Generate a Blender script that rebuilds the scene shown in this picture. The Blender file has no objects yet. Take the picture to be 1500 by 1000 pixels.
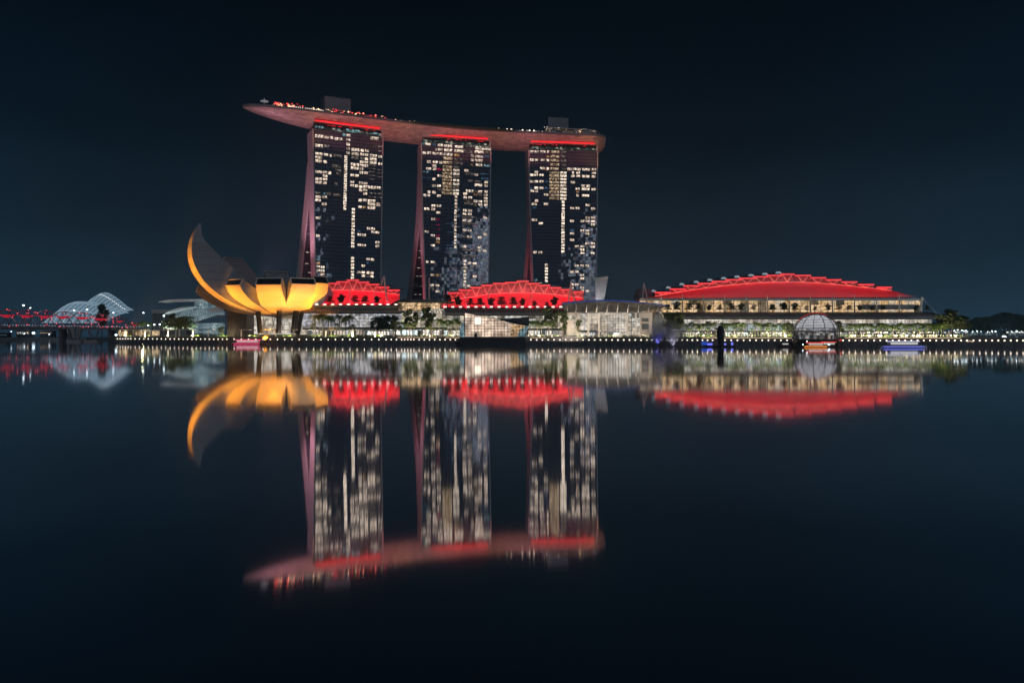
import bpy, math, random
from mathutils import Vector, Matrix
R = math.radians
C = bpy.context.scene.collection
sc = bpy.context.scene
random.seed(7)

# ---------------------------------------------------------------- camera
F, CX, HZ, CAMZ = 1125.0, 750.0, 491.0, 6.5      # focal length in photo pixels, centre column, horizon row, eye height
cam = bpy.data.objects.new('camera', bpy.data.cameras.new('camera')); C.objects.link(cam)
cam.location = (0, 0, CAMZ); cam.rotation_euler = (R(90), 0, 0)
cam.data.lens = 27; cam.data.sensor_width = 36
cam.data.shift_y = -0.006
cam.data.clip_start = 1; cam.data.clip_end = 12000
sc.camera = cam

# ---------------------------------------------------------------- night sky with city glow
w = bpy.data.worlds.new('World'); sc.world = w; w.use_nodes = True
nt = w.node_tree; N = nt.nodes; L = nt.links; N.clear()
out = N.new('ShaderNodeOutputWorld'); bg = N.new('ShaderNodeBackground'); L.new(bg.outputs[0], out.inputs[0])
tc = N.new('ShaderNodeTexCoord'); sep = N.new('ShaderNodeSeparateXYZ'); L.new(tc.outputs['Generated'], sep.inputs[0])
rmp = N.new('ShaderNodeValToRGB'); L.new(sep.outputs['Z'], rmp.inputs[0])
e = rmp.color_ramp.elements
e[0].position = 0.0; e[0].color = (0.0200, 0.0350, 0.0540, 1)
e[1].position = 1.0; e[1].color = (0.0003, 0.0012, 0.0026, 1)
for p, c in ((0.04, (0.0158, 0.0275, 0.0395)), (0.12, (0.0098, 0.0180, 0.0268)), (0.22, (0.0028, 0.0074, 0.0125)),
             (0.30, (0.0010, 0.0040, 0.0078)), (0.40, (0.0002, 0.0019, 0.0042))):
    x = e.new(p); x.color = (*c, 1)
# the glow is a touch greyer over the lit district (+Y) and falls off with azimuth higher up
nrm = N.new('ShaderNodeMath'); nrm.operation = 'ABSOLUTE'; L.new(sep.outputs['X'], nrm.inputs[0])
az = N.new('ShaderNodeMapRange'); az.inputs[1].default_value = 0.05; az.inputs[2].default_value = 0.62
az.inputs[3].default_value = 1.12; az.inputs[4].default_value = 0.62; L.new(nrm.outputs[0], az.inputs[0])
mx = N.new('ShaderNodeMix'); mx.data_type = 'RGBA'; mx.blend_type = 'MULTIPLY'; mx.inputs[0].default_value = 1
L.new(rmp.outputs[0], mx.inputs[6])
cr = N.new('ShaderNodeValToRGB'); L.new(nrm.outputs[0], cr.inputs[0])
cr.color_ramp.elements[0].position = 0.0; cr.color_ramp.elements[0].color = (1.12, 1.0, 0.94, 1)
cr.color_ramp.elements[1].position = 0.62; cr.color_ramp.elements[1].color = (0.80, 1.32, 1.48, 1)
x = cr.color_ramp.elements.new(0.3); x.color = (0.80, 0.86, 0.95, 1)
L.new(cr.outputs[0], mx.inputs[7]); L.new(mx.outputs[2], bg.inputs[0])
# thin uneven haze
mpg = N.new('ShaderNodeMapping'); mpg.inputs['Scale'].default_value = (2.2, 2.2, 7); L.new(tc.outputs['Generated'], mpg.inputs[0])
hzn = N.new('ShaderNodeTexNoise'); hzn.inputs['Scale'].default_value = 1.6; hzn.inputs['Detail'].default_value = 4; L.new(mpg.outputs[0], hzn.inputs[0])
hzr = N.new('ShaderNodeMapRange'); hzr.inputs[1].default_value = .3; hzr.inputs[2].default_value = .7; hzr.inputs[3].default_value = .84; hzr.inputs[4].default_value = 1.12
L.new(hzn.outputs[0], hzr.inputs[0]); L.new(hzr.outputs[0], bg.inputs[1])

# weak sun lamp added as cool fill from behind the viewer; no moon
sun = bpy.data.objects.new('moon_light', bpy.data.lights.new('moon_light', 'SUN')); C.objects.link(sun)
sun.data.energy = 0.21; sun.data.angle = R(12); sun.data.color = (0.80, 0.88, 1.0)
sun.rotation_euler = (R(52), 0, R(18))
sc.view_settings.view_transform = 'Standard'; sc.view_settings.look = 'None'
sc.view_settings.exposure = 0.0; sc.view_settings.gamma = 1.0
sc.cycles.use_denoising = True
sc.cycles.max_bounces = 5; sc.cycles.transparent_max_bounces = 8
sc.cycles.sample_clamp_indirect = 6.0
sc.cycles.volume_bounces = 0

# ---------------------------------------------------------------- helpers
def W(x, y, D):
    """photo pixel + distance -> point in metres"""
    return Vector(((x-CX)/F*D, D, CAMZ+(HZ-y)/F*D))
def Zy(y, D): return CAMZ+(HZ-y)/F*D
def Xx(x, D): return (x-CX)/F*D
def lerp(a, b, t): return a+(b-a)*t
def interp(pts, x):
    if x <= pts[0][0]: 
        (x0, y0), (x1, y1) = pts[0], pts[1]
    elif x >= pts[-1][0]:
        (x0, y0), (x1, y1) = pts[-2], pts[-1]
    else:
        for (x0, y0), (x1, y1) in zip(pts, pts[1:]):
            if x0 <= x <= x1: break
    return y0+(y1-y0)*(x-x0)/(x1-x0)
def clampi(pts, x): return interp(pts, max(pts[0][0], min(pts[-1][0], x)))

class MB:
    def __init__(s): s.v = []; s.f = []; s.uv = {}
    def add(s, vs, fs):
        n = len(s.v); s.v += [tuple(v) for v in vs]; s.f += [tuple(n+i for i in f) for f in fs]; return s
    def quad(s, a, b, c, d): return s.add([a, b, c, d], [(0, 1, 2, 3)])
    def hexa(s, p):  # p: bottom 4 ccw, top 4 ccw
        return s.add(p, [(3, 2, 1, 0), (4, 5, 6, 7), (0, 1, 5, 4), (1, 2, 6, 5), (2, 3, 7, 6), (3, 0, 4, 7)])
    def box(s, x0, x1, y0, y1, z0, z1):
        return s.hexa([(x0, y0, z0), (x1, y0, z0), (x1, y1, z0), (x0, y1, z0), (x0, y0, z1), (x1, y0, z1), (x1, y1, z1), (x0, y1, z1)])
    def bar(s, a, b, w, h=None, up=(0, 0, 1)):
        a = Vector(a); b = Vector(b); h = h or w; d = (b-a).normalized(); up = Vector(up)
        if abs(d.dot(up)) > .98: up = Vector((0, 1, 0))
        u = d.cross(up).normalized()*w/2; v = u.cross(d).normalized()*h/2
        return s.hexa([a-u-v, a+u-v, b+u-v, b-u-v, a-u+v, a+u+v, b+u+v, b-u+v])
    def tube(s, pts, r, n=8, cap=True):
        pts = [Vector(p) for p in pts]; rs = r if isinstance(r, (list, tuple)) else [r]*len(pts)
        base = len(s.v); ref = None
        for i, p in enumerate(pts):
            d = (pts[min(i+1, len(pts)-1)]-pts[max(i-1, 0)]).normalized()
            if ref is None: ref = Vector((0, 0, 1)) if abs(d.z) < .9 else Vector((1, 0, 0))
            u = (ref-d*ref.dot(d)).normalized(); ref = u; v = d.cross(u)
            for k in range(n):
                a = 2*math.pi*k/n; s.v.append(tuple(p+(u*math.cos(a)+v*math.sin(a))*rs[i]))
        for i in range(len(pts)-1):
            for k in range(n):
                a = base+i*n+k; b = base+i*n+(k+1) % n; s.f.append((a, b, b+n, a+n))
        if cap:
            s.f.append(tuple(base+k for k in range(n))[::-1]); e = base+(len(pts)-1)*n; s.f.append(tuple(e+k for k in range(n)))
        return s
    def lathe(s, prof, c=(0, 0, 0), n=16):
        base = len(s.v)
        for r, z in prof:
            for k in range(n):
                a = 2*math.pi*k/n; s.v.append((c[0]+r*math.cos(a), c[1]+r*math.sin(a), c[2]+z))
        for i in range(len(prof)-1):
            for k in range(n):
                a = base+i*n+k; b = base+i*n+(k+1) % n; s.f.append((a, b, b+n, a+n))
        return s
    def grid(s, fn, nu, nv, thick=None):
        """surface fn(u, v) -> point, u, v in 0..1"""
        base = len(s.v)
        for j in range(nv+1):
            for i in range(nu+1): s.v.append(tuple(fn(i/nu, j/nv)))
        for j in range(nv):
            for i in range(nu):
                a = base+j*(nu+1)+i; s.f.append((a, a+1, a+nu+2, a+nu+1))
        return s
    def prism(s, pts, d):
        """closed outline pts (3D) pushed by vector d"""
        n = len(pts); d = Vector(d); base = len(s.v)
        s.v += [tuple(Vector(p)) for p in pts]+[tuple(Vector(p)+d) for p in pts]
        s.f.append(tuple(base+i for i in range(n))); s.f.append(tuple(base+n+i for i in range(n))[::-1])
        for i in range(n):
            j = (i+1) % n; s.f.append((base+i, base+n+i, base+n+j, base+j))
        return s
    def ball(s, c, r, n=8, m=5, sz=1.0):
        return s.lathe([(max(.001, r*math.sin(math.pi*i/m)), -r*sz*math.cos(math.pi*i/m)) for i in range(m+1)], c, n)
    def build(s, name, m, parent=None, smooth=False, loc=None, uv=None):
        off = Vector(loc) if loc is not None else (Vector(parent['_o']) if parent is not None and '_o' in parent else Vector((0, 0, 0)))
        me = bpy.data.meshes.new(name); me.from_pydata([tuple(Vector(v)-off) for v in s.v], [], s.f)
        if uv:
            l = me.uv_layers.new(name='UVMap')
            for p in me.polygons:
                for li in p.loop_indices: l.data[li].uv = uv(s.v[me.loops[li].vertex_index])
        me.materials.append(m)
        if smooth:
            for p in me.polygons: p.use_smooth = True
        me.validate()
        o = bpy.data.objects.new(name, me); C.objects.link(o)
        if parent is not None: o.parent = parent
        elif loc is not None: o.location = loc
        return o

def tag(o, label=None, cat=None, group=None, kind=None):
    if label: o['label'] = label
    if cat: o['category'] = cat
    if group: o['group'] = group
    if kind: o['kind'] = kind
    return o
def thing(name, loc, label, cat, group=None):
    o = bpy.data.objects.new(name, None); C.objects.link(o); o.location = loc; o['_o'] = tuple(loc); o.empty_display_size = 1
    return tag(o, label, cat, group)
def sub(mb, name, m, part, **k):
    """a sub-part: same origin as its part"""
    r = part
    while r.parent is not None: r = r.parent
    o = mb.build(name, m, None, loc=r['_o'], **k) if False else None
    off = Vector(r['_o']); me_o = mb.build(name, m, r, **k); me_o.parent = part
    return me_o
def copy_tree(o, loc, rz=0.0, scale=1.0, label=None, group=None):
    def rec(a, par):
        c = a.copy(); C.objects.link(c); c.parent = par
        for ch in a.children: rec(ch, c)
        return c
    c = rec(o, None); c.location = loc; c.rotation_euler = (0, 0, rz)
    c.scale = (scale, scale, scale) if not isinstance(scale, tuple) else scale
    if label: c['label'] = label
    if group: c['group'] = group
    return c

# ---------------------------------------------------------------- materials
def mat(name, base=(.5, .5, .5), rough=.6, metal=0.0, em=None, es=0.0, noise=0.0, nscale=.2, bump=0.0, sampling=None, spec=None):
    m = bpy.data.materials.new(name); m.use_nodes = True; t = m.node_tree; b = t.nodes['Principled BSDF']
    b.inputs['Base Color'].default_value = (*base, 1); b.inputs['Roughness'].default_value = rough; b.inputs['Metallic'].default_value = metal
    if spec is not None: b.inputs['Specular IOR Level'].default_value = spec
    if em: b.inputs['Emission Color'].default_value = (*em, 1); b.inputs['Emission Strength'].default_value = es
    if noise or bump:
        c = t.nodes.new('ShaderNodeTexCoord'); n = t.nodes.new('ShaderNodeTexNoise'); n.inputs['Scale'].default_value = nscale
        n.inputs['Detail'].default_value = 5; t.links.new(c.outputs['Object'], n.inputs[0])
        if noise:
            q = t.nodes.new('ShaderNodeMapRange'); q.inputs[1].default_value = .3; q.inputs[2].default_value = .7
            q.inputs[3].default_value = 1-noise; q.inputs[4].default_value = 1+noise; t.links.new(n.outputs[0], q.inputs[0])
            x = t.nodes.new('ShaderNodeVectorMath'); x.operation = 'SCALE'; x.inputs[0].default_value = base
            t.links.new(q.outputs[0], x.inputs['Scale']); t.links.new(x.outputs[0], b.inputs['Base Color'])
        if bump:
            q = t.nodes.new('ShaderNodeBump'); q.inputs['Strength'].default_value = bump; t.links.new(n.outputs[0], q.inputs['Height']); t.links.new(q.outputs[0], b.inputs['Normal'])
    if sampling: m.cycles.emission_sampling = sampling
    return m

def lit(name, cols, cell, strength, gap=0.0, lo=0.25, detail=1.0, coord='Object', topbright=0.0, darkfrac=0.0, sampling='NONE'):
    """lit rooms behind glass: each cell (x, z in metres) has its own brightness and tint; blurry furniture and people break it up"""
    m = bpy.data.materials.new(name); m.use_nodes = True; t = m.node_tree; nd = t.nodes; lk = t.links; nd.clear()
    o = nd.new('ShaderNodeOutputMaterial'); em = nd.new('ShaderNodeEmission'); lk.new(em.outputs[0], o.inputs[0])
    tc = nd.new('ShaderNodeTexCoord')
    dv = nd.new('ShaderNodeVectorMath'); dv.operation = 'DIVIDE'; dv.inputs[1].default_value = (cell[0], 1000 if len(cell) < 3 else cell[2], cell[1]); lk.new(tc.outputs[coord], dv.inputs[0])
    fl = nd.new('ShaderNodeVectorMath'); fl.operation = 'FLOOR'; lk.new(dv.outputs[0], fl.inputs[0])
    wn = nd.new('ShaderNodeTexWhiteNoise'); wn.noise_dimensions = '3D'; lk.new(fl.outputs[0], wn.inputs[0])
    cr = nd.new('ShaderNodeValToRGB'); el = cr.color_ramp.elements
    for i, c in enumerate(cols):
        if i < 2: x = el[i]; x.position = i/(len(cols)-1)
        else: x = el.new(i/(len(cols)-1))
    for i, c in enumerate(cols): el[i].position = i/(len(cols)-1)
    for i, c in enumerate(cols): el[i].color = (*c, 1)
    lk.new(wn.outputs['Value'], cr.inputs[0])
    ns = nd.new('ShaderNodeTexNoise'); ns.inputs['Scale'].default_value = 2.2*detail/max(cell[0], .01); ns.inputs['Detail'].default_value = 3; lk.new(tc.outputs[coord], ns.inputs[0])
    mr = nd.new('ShaderNodeMapRange'); mr.inputs[1].default_value = .36; mr.inputs[2].default_value = .66; mr.inputs[3].default_value = lo; mr.inputs[4].default_value = 1.35; lk.new(ns.outputs[0], mr.inputs[0])
    sc2 = nd.new('ShaderNodeSeparateColor'); lk.new(wn.outputs['Color'], sc2.inputs[0])
    br = nd.new('ShaderNodeMapRange'); br.inputs[1].default_value = darkfrac; br.inputs[2].default_value = min(1, darkfrac+.5); br.inputs[3].default_value = .12 if darkfrac else .6; br.inputs[4].default_value = 1.1; lk.new(sc2.outputs['Green'], br.inputs[0])
    mu = nd.new('ShaderNodeMath'); mu.operation = 'MULTIPLY'; lk.new(mr.outputs[0], mu.inputs[0]); lk.new(br.outputs[0], mu.inputs[1])
    m2 = nd.new('ShaderNodeMath'); m2.operation = 'MULTIPLY'; m2.inputs[1].default_value = strength; lk.new(mu.outputs[0], m2.inputs[0])
    last = m2
    if topbright:
        fr = nd.new('ShaderNodeVectorMath'); fr.operation = 'FRACTION'; lk.new(dv.outputs[0], fr.inputs[0])
        sz = nd.new('ShaderNodeSeparateXYZ'); lk.new(fr.outputs[0], sz.inputs[0])
        q = nd.new('ShaderNodeMapRange'); q.inputs[1].default_value = .1; q.inputs[2].default_value = .9; q.inputs[3].default_value = 1-topbright; q.inputs[4].default_value = 1+topbright*.6; lk.new(sz.outputs['Z'], q.inputs[0])
        m3 = nd.new('ShaderNodeMath'); m3.operation = 'MULTIPLY'; lk.new(last.outputs[0], m3.inputs[0]); lk.new(q.outputs[0], m3.inputs[1]); last = m3
    lk.new(cr.outputs[0], em.inputs[0]); lk.new(last.outputs[0], em.inputs[1])
    m.cycles.emission_sampling = sampling
    return m

M = {}
M['white'] = mat('white_paint', (.72, .72, .70), .5)
M['steel'] = mat('galvanised_steel', (.45, .46, .48), .4, .6, noise=.1)
M['concrete'] = mat('concrete', (.34, .34, .33), .85, noise=.2, nscale=.15, bump=.2)
M['quay'] = mat('quay_concrete', (.16, .165, .17), .8, noise=.35, nscale=.3, bump=.3)
M['dark'] = mat('dark_metal', (.035, .037, .042), .45, .3)
M['darkroof'] = mat('zinc_roof', (.20, .185, .19), .5, .3, noise=.12, nscale=.1)
M['greyroof'] = mat('grey_roof', (.15, .16, .175), .5, .3, noise=.12, nscale=.1)
M['paving'] = mat('paving', (.22, .21, .20), .8, noise=.2)
M['mullion'] = mat('mullion', (.10, .10, .105), .4, .5)
M['palewall'] = mat('pale_render', (.62, .57, .54), .75, noise=.06, nscale=.1)
M['endwall'] = mat('pale_cladding', (.66, .62, .66), .55, noise=.05, nscale=.05)
M['lamp'] = mat('lamp_glow', (1, 1, 1), em=(1, .80, .64), es=2.6)
M['lampcool'] = mat('cool_lamp_glow', (1, 1, 1), em=(.72, .9, 1), es=5.0)
M['redled'] = mat('red_led', (1, .1, .1), em=(1, .015, .025), es=1.1)
M['coral'] = mat('coral_led', (1, .3, .3), em=(.95, .045, .06), es=.85, sampling='NONE')
M['truss'] = mat('truss_painted_glow', (1, .6, .45), em=(1, .24, .17), es=.75, sampling='NONE')  # truss bars are no lamps; their lit look is put into emission
# ---------------------------------------------------------------- water, land
def water_mat():
    m = bpy.data.materials.new('calm_water'); m.use_nodes = True; t = m.node_tree; nd = t.nodes; lk = t.links; nd.clear()
    o = nd.new('ShaderNodeOutputMaterial')
    g = nd.new('ShaderNodeBsdfAnisotropic'); g.inputs['Color'].default_value = (.96, .97, 1.0, 1)
    g.inputs['Roughness'].default_value = .014; g.inputs['Anisotropy'].default_value = .92
    tv = nd.new('ShaderNodeCombineXYZ'); tv.inputs[0].default_value = 1.0; lk.new(tv.outputs[0], g.inputs['Tangent'])
    d = nd.new('ShaderNodeBsdfDiffuse'); d.inputs[0].default_value = (.012, .03, .045, 1)
    fr = nd.new('ShaderNodeLayerWeight'); fr.inputs[0].default_value = .5
    q = nd.new('ShaderNodeMapRange'); lk.new(fr.outputs['Facing'], q.inputs[0]); q.inputs[1].default_value = .55; q.inputs[2].default_value = .95; q.inputs[3].default_value = .78; q.inputs[4].default_value = .98
    mi = nd.new('ShaderNodeMixShader'); lk.new(q.outputs[0], mi.inputs[0]); lk.new(d.outputs[0], mi.inputs[1]); lk.new(g.outputs[0], mi.inputs[2])
    lk.new(mi.outputs[0], o.inputs[0])
    return m
wb = MB(); wb.quad((-5000, -300, 0), (5000, -300, 0), (5000, 9000, 0), (-5000, 9000, 0))
tag(wb.build('water', water_mat()), kind='structure')

# quay edge (photo column -> distance of the water's edge)
QP = [(158, 655), (230, 622), (300, 590), (400, 560), (500, 535), (750, 502), (1050, 462), (1380, 432), (1560, 424)]
def Q(x): return interp(QP, x)
xs = [158+i*(1560-158)/40 for i in range(41)]
def strip(name, m, off0, off1, z, zb, kind='structure'):
    b = MB()
    for a, c in zip(xs, xs[1:]):
        p = [(Xx(a, Q(a)+off0), Q(a)+off0), (Xx(c, Q(c)+off0), Q(c)+off0), (Xx(c, Q(c)+off1), Q(c)+off1), (Xx(a, Q(a)+off1), Q(a)+off1)]
        b.hexa([(*k, zb) for k in p]+[(*k, z) for k in p])
    return tag(b.build(name, m), kind=kind)
strip('lower_quay', M['quay'], 0, 9.2, 2.6, -2)
strip('promenade', M['paving'], 9.2, 40, 5.4, -2)
gb = MB()
gp = [(Xx(x, Q(x)+39), Q(x)+39) for x in (158, 300, 500, 750, 1050, 1380, 1560)]
gb.prism([(x, y, 5.38) for x, y in gp]+[(1500, 1400, 5.38), (-330, 1400, 5.38), (-360, 900, 5.38)], (0, 0, -7))
tag(gb.build('ground', M['paving']), kind='structure')

# ---------------------------------------------------------------- hotel towers
def facade_glass(name, base, cw=2.6, ch=3.3):
    m = bpy.data.materials.new(name); m.use_nodes = True; t = m.node_tree; nd = t.nodes; lk = t.links; b = nd['Principled BSDF']
    uv = nd.new('ShaderNodeTexCoord')
    dv = nd.new('ShaderNodeVectorMath'); dv.operation = 'DIVIDE'; dv.inputs[1].default_value = (cw, ch, 1); lk.new(uv.outputs['UV'], dv.inputs[0])
    fl = nd.new('ShaderNodeVectorMath'); fl.operation = 'FLOOR'; lk.new(dv.outputs[0], fl.inputs[0])
    wn = nd.new('ShaderNodeTexWhiteNoise'); lk.new(fl.outputs[0], wn.inputs[0])
    fr = nd.new('ShaderNodeVectorMath'); fr.operation = 'FRACTION'; lk.new(dv.outputs[0], fr.inputs[0])
    sx = nd.new('ShaderNodeSeparateXYZ'); lk.new(fr.outputs[0], sx.inputs[0])
    a = nd.new('ShaderNodeMath'); a.operation = 'LESS_THAN'; a.inputs[1].default_value = .10; lk.new(sx.outputs[0], a.inputs[0])
    c = nd.new('ShaderNodeMath'); c.operation = 'LESS_THAN'; c.inputs[1].default_value = .17; lk.new(sx.outputs[1], c.inputs[0])
    mxx = nd.new('ShaderNodeMath'); mxx.operation = 'MAXIMUM'; lk.new(a.outputs[0], mxx.inputs[0]); lk.new(c.outputs[0], mxx.inputs[1])
    mi = nd.new('ShaderNodeMix'); mi.data_type = 'RGBA'; mi.inputs[6].default_value = (*base, 1); mi.inputs[7].default_value = (.05, .05, .065, 1)
    lk.new(mxx.outputs[0], mi.inputs[0]); lk.new(mi.outputs[2], b.inputs['Base Color'])
    # every pane sits at a slightly different tilt and ripples a little, so city lights across the bay break up in it
    nz = nd.new('ShaderNodeTexNoise'); nz.inputs['Scale'].default_value = .9; nz.inputs['Detail'].default_value = 3; lk.new(uv.outputs['UV'], nz.inputs[0])
    n1 = nd.new('ShaderNodeVectorMath'); n1.operation = 'SUBTRACT'; n1.inputs[1].default_value = (.5, .5, .5); lk.new(wn.outputs['Color'], n1.inputs[0])
    n2 = nd.new('ShaderNodeVectorMath'); n2.operation = 'SUBTRACT'; n2.inputs[1].default_value = (.5, .5, .5); lk.new(nz.outputs['Color'], n2.inputs[0])
    s1 = nd.new('ShaderNodeVectorMath'); s1.operation = 'SCALE'; s1.inputs['Scale'].default_value = .035; lk.new(n1.outputs[0], s1.inputs[0])
    s2 = nd.new('ShaderNodeVectorMath'); s2.operation = 'SCALE'; s2.inputs['Scale'].default_value = .004; lk.new(n2.outputs[0], s2.inputs[0])
    g = nd.new('ShaderNodeNewGeometry'); ad = nd.new('ShaderNodeVectorMath'); ad.operation = 'ADD'; lk.new(g.outputs['Normal'], ad.inputs[0]); lk.new(s1.outputs[0], ad.inputs[1])
    a2 = nd.new('ShaderNodeVectorMath'); a2.operation = 'ADD'; lk.new(ad.outputs[0], a2.inputs[0]); lk.new(s2.outputs[0], a2.inputs[1])
    no = nd.new('ShaderNodeVectorMath'); no.operation = 'NORMALIZE'; lk.new(a2.outputs[0], no.inputs[0]); lk.new(no.outputs[0], b.inputs['Normal'])
    b.inputs['Roughness'].default_value = .035; b.inputs['IOR'].default_value = 1.9; b.inputs['Specular IOR Level'].default_value = 1.0
    return m
M['facade'] = facade_glass('tower_glass', (.15, .17, .23))
def window_mat(name, c1, c2, s):
    """a lit hotel room: bright ceiling line, curtain folds at the sides, furniture low down"""
    m = bpy.data.materials.new(name); m.use_nodes = True; t = m.node_tree; nd = t.nodes; lk = t.links; nd.clear()
    o = nd.new('ShaderNodeOutputMaterial'); em = nd.new('ShaderNodeEmission'); lk.new(em.outputs[0], o.inputs[0])
    tc = nd.new('ShaderNodeTexCoord'); ns = nd.new('ShaderNodeTexNoise'); ns.inputs['Scale'].default_value = .55; ns.inputs['Detail'].default_value = 3; lk.new(tc.outputs['Object'], ns.inputs[0])
    cr = nd.new('ShaderNodeValToRGB'); cr.color_ramp.elements[0].position = .38; cr.color_ramp.elements[0].color = (*[x*.22 for x in c2], 1)
    cr.color_ramp.elements[1].position = .62; cr.color_ramp.elements[1].color = (*c1, 1); x = cr.color_ramp.elements.new(.5); x.color = (*[v*.75 for v in c2], 1)
    lk.new(ns.outputs[0], cr.inputs[0])
    uv = nd.new('ShaderNodeSeparateXYZ'); lk.new(tc.outputs['UV'], uv.inputs[0])
    q = nd.new('ShaderNodeMapRange'); q.inputs[1].default_value = 0; q.inputs[2].default_value = 1; q.inputs[3].default_value = .62; q.inputs[4].default_value = 1.25; lk.new(uv.outputs[1], q.inputs[0])
    oi = nd.new('ShaderNodeObjectInfo'); q2 = nd.new('ShaderNodeMapRange'); q2.inputs[3].default_value = .62; q2.inputs[4].default_value = 1.12; lk.new(oi.outputs['Random'], q2.inputs[0])
    mu = nd.new('ShaderNodeMath'); mu.operation = 'MULTIPLY'; lk.new(q.outputs[0], mu.inputs[0]); lk.new(q2.outputs[0], mu.inputs[1])
    m2 = nd.new('ShaderNodeMath'); m2.operation = 'MULTIPLY'; m2.inputs[1].default_value = s; lk.new(mu.outputs[0], m2.inputs[0])
    lk.new(cr.outputs[0], em.inputs[0]); lk.new(m2.outputs[0], em.inputs[1]); m.cycles.emission_sampling = 'NONE'
    return m
WM = {'w': window_mat('room_warm', (1, .80, .63), (.74, .57, .45), 1.6), 'n': window_mat('room_pale', (1, .84, .68), (.80, .64, .50), 1.65),
      'o': window_mat('room_amber', (.85, .48, .2), (.5, .25, .1), .8), 'd': window_mat('room_and_reflection_dim', (.42, .36, .32), (.2, .15, .12), .6),
      'b': window_mat('room_and_reflection_blue', (.10, .22, .36), (.05, .10, .2), .8), 'c': window_mat('room_cyan', (.40, .68, .72), (.15, .3, .35), .8),
      'r': window_mat('room_red', (.8, .03, .12), (.35, .02, .08), .8), 'g': window_mat('room_gold', (.92, .70, .47), (.52, .34, .2), .95)}
HT = 194.0
class Tower: pass
def crop(x0, y0, s): return lambda a, b: (x0+a/s, y0+b/s)
def make_tower(A, B, n, edges, label, wins, Hs):
    T = Tower(); T.A = Vector((*A, 0)); T.B = Vector((*B, 0)); T.n = Vector((*n, 0)); d = (T.B-T.A).normalized(); T.d = d
    def tf(z): s = max(0, 1-z/HT); return 8*s
    def solve(P0, dr, z, pts):
        """shift of P0 along dr so that it stands where the photo's edge stands at this height"""
        D = P0.y; a = 0
        for _ in range(6):
            y = HZ-(z-CAMZ)*F/D; k = (interp(pts, y)-CX)/F
            a = (k*P0.y-P0.x)/(dr.x-k*dr.y); D = (P0+dr*a).y
        return a
    Z = [2, 30, 60, 90, 120, 150, 175, HT]
    left = []; right = []
    for z in Z:
        pl = T.A+T.n*tf(z); pr = T.B+T.n*tf(z)
        pl = pl+d*solve(pl, d, max(z, 45), edges['fl']); pr = pr+d*solve(pr, d, max(z, 45), edges['fr'])
        left.append((z, pl)); right.append((z, pr))
    def P(u, z):
        i = 0
        while i < len(Z)-2 and z > Z[i+1]: i += 1
        t = (z-Z[i])/(Z[i+1]-Z[i]); a = left[i][1].lerp(left[i+1][1], t); b = right[i][1].lerp(right[i+1][1], t)
        p = a.lerp(b, u); p.z = z; return p
    T.P = P
    def inv(x, y):
        u = .5; z = 100
        for _ in range(14):
            p = P(u, z); z = CAMZ+(HZ-y)/F*p.y
            a, b = P(0, z), P(1, z); k = (x-CX)/F; u = (k*a.y-a.x)/((b.x-a.x)-k*(b.y-a.y))
        return u, z
    T.inv = inv
    def tin(pts):  # depth behind the front face at the left corner
        r = []
        for z in Z:
            p = P(0, z); r.append((z, min(0, solve(p, T.n, z, pts))))
        return r
    fi = tin(edges['fi']); ro = tin(edges['ro']); ri = tin(edges['ri'])
    width = (P(1, HT)-P(0, HT)).length
    mid = P(.5, 2)+T.n*-20; base = (mid.x, mid.y, 5.4)
    r = thing('hotel_tower', base, label, 'skyscraper')
    uvf = lambda v: ((Vector(v)-T.A).dot(d)+200, v[2])
    # front slab: glass face, side walls, back
    b = MB(); b.grid(lambda u, v: P(u, lerp(2, HT, v)), 8, 16)
    T.front = b.build('glass_facade', M['facade'], r, uv=uvf)
    def depth(tab, z): return clampi(tab, z)
    zs = [lerp(2, HT, i/16) for i in range(17)]
    def slab(side_u, t0, t1, off):   # end wall plate between depths t0(z) and t1(z)
        m = MB()
        for z0, z1 in zip(zs, zs[1:]):
            q = []
            for z in (z0, z1):
                p = P(side_u, z); a = p+T.n*t0(z); c = p+T.n*t1(z); q.append((a, a+d*off, c+d*off, c))
            m.hexa([*q[0], *q[1]])
        return m
    f_in = lambda z: max(depth(fi, z), -26); r_out = lambda z: min(depth(ro, z), f_in(z)-0.5) if z < 165 else f_in(z)-.5; r_in = lambda z: min(depth(ri, z), f_in(z)) if z < 165 else f_in(z)
    for u, o, so in ((0, -.9, 1), (1, .9, -1)):
        slab(u, lambda z: 0.3, f_in, o).build('end_wall', M['endwall'], r)
    # rear slab: raked leg leaning against the front one
    zt = 168
    zs = [lerp(2, zt, i/14) for i in range(15)]
    for u, o in ((0, -.9), (1, .9)):
        slab(u, lambda z: min(r_in(z), f_in(z)-.05), lambda z: min(r_out(z), r_in(z)-2), o).build('raked_leg', M['endwall'], r)
    b = MB(); b.grid(lambda u, v: P(u, lerp(2, zt, v))+T.n*(min(r_in(lerp(2, zt, v)), f_in(lerp(2, zt, v))-.05)-.4), 8, 14)
    rf = b.build('rear_glass', M['facade'], r, uv=uvf)
    # body behind the glass and the roof slab
    b = MB()
    zz = [lerp(2, HT, i/16) for i in range(17)]
    for z0, z1 in zip(zz, zz[1:]):
        q = []
        for z in (z0, z1): q.append([P(0, z)-T.n*.3+d*.05, P(1, z)-T.n*.3-d*.05, P(1, z)+T.n*f_in(z)-d*.05, P(0, z)+T.n*f_in(z)+d*.05])
        b.hexa([*q[0], *q[1]])
    b.build('floor_slabs', M['dark'], r)
    # lit windows; some dim and blue panes are city reflections painted as glow
    lst = []
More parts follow.
